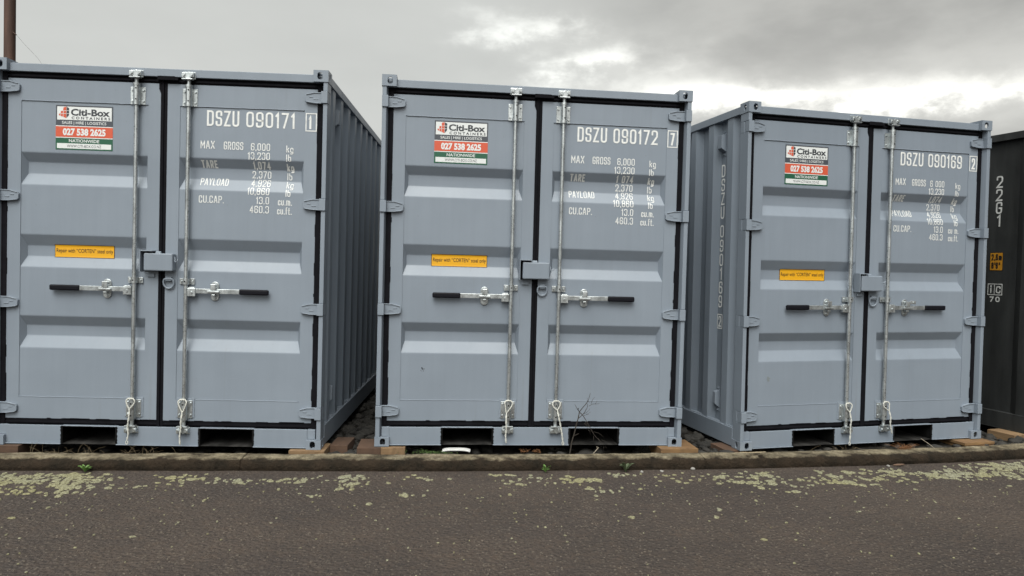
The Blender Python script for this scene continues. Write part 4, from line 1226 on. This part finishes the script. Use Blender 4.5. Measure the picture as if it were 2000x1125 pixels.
b_ = MB(); b_.tube([(3.19, 5.245, -.005), (3.15, 5.27, .03), (3.10, 5.29, .065)], .002, 5); tag(b_.obj('broken_twig', MTWIG2), 'pale straight twig leaning under container 090169', 'twig')

# white plastic strip lying under the middle container
b_ = MB(); N = 14; vs = []
for k in range(N + 1):
    t = k / N; x = -.468 + .200 * t; z = -.030 + .010 * (1 - (2 * t - 1) ** 4) - .003 * (1 - t)
    for (dy_, dz_) in ((0, -.006), (0, .005), (.05, .008), (.05, -.005)): vs.append((x, 4.955 + dy_, z + dz_))
b_.add(vs, [(4 * k + q, 4 * k + 4 + q, 4 * k + 4 + (q + 1) % 4, 4 * k + (q + 1) % 4) for k in range(N) for q in range(4)] + [(3, 2, 1, 0), (4 * N, 4 * N + 1, 4 * N + 2, 4 * N + 3)])
tag(b_.obj('plastic_strip', MPLASTIC, None, .004), 'curved white plastic strip lying under the left fork pocket of container 090172', 'litter')

for x, y, r_, lab in ((.897, 4.700, .012, 'small grey pebble on the road just right of the olive weed'), (1.264, 4.800, .017, 'largest pale stone at the foot of the kerb near the chipped nose'), (2.705, 5.000, .012, 'white pebble on the road below container 090169'), (1.038, 4.73, .010, 'smallest pale pebble at the kerb between the two grey pebbles')):
    b_ = MB(); stone(b_, 0, 0, 0, r_, random.Random(int(x * 100)), True); o = b_.obj('pebble', MPEB); o.location = (x, y, ZR + r_ * .4); tag(o, lab, 'pebble')
b_ = MB(); vs = []
for j in range(7):
    t = j / 6; w = .018 * sin(pi * (.08 + .88 * t)); x = -.04 + .08 * t
    vs += [(x, -w, .006 + .010 * t), (x, 0, .002 + .006 * t), (x, w, .008 + .008 * t)]
b_.add(vs, [(3 * j + q, 3 * j + 3 + q, 3 * j + 4 + q, 3 * j + 1 + q) for j in range(6) for q in range(2)])
o = b_.obj('dead_leaf', MLEAF); o.location = (2.79, 5.015, ZR); o.modifiers.new('thick', 'SOLIDIFY').thickness = .0008; tag(o, 'curled brown dead leaf at the kerb beside the white pebble', 'leaf')

# ------------------------------------------------------------------ pole behind the left container
b_ = MB(); b_.cyl((0, 0, 0), (.02, 0, 8.5), .066, .062, n=20)
for z in (2.6, 5.4): b_.cyl((z * .002, 0, z), (z * .002, 0, z + .05), .070, n=20)
pole = b_.obj('steel_pole', MRUST); pole.location = (-6.415, 9.0, -.12)
tag(pole, 'rusty brown steel pole rising behind the leftmost grey container', 'pole')
b_ = MB(); b_.tube([(.055, -.02, 4.215), (.10, -.05, 4.19), (.13, -.05, 4.17)], .006, 6); b_.obj('wire_hook', MRUST, pole)
b_ = MB(); b_.tube([(-6.285, 8.95, 4.05), (-6.15, 8.9, 3.92), (-5.95, 8.85, 3.74), (-5.5, 8.7, 3.2)], .0016, 4)
tag(b_.obj('thin_wire', MWIRE), 'thin slack wire hanging from the hook on the rusty pole', 'wire')
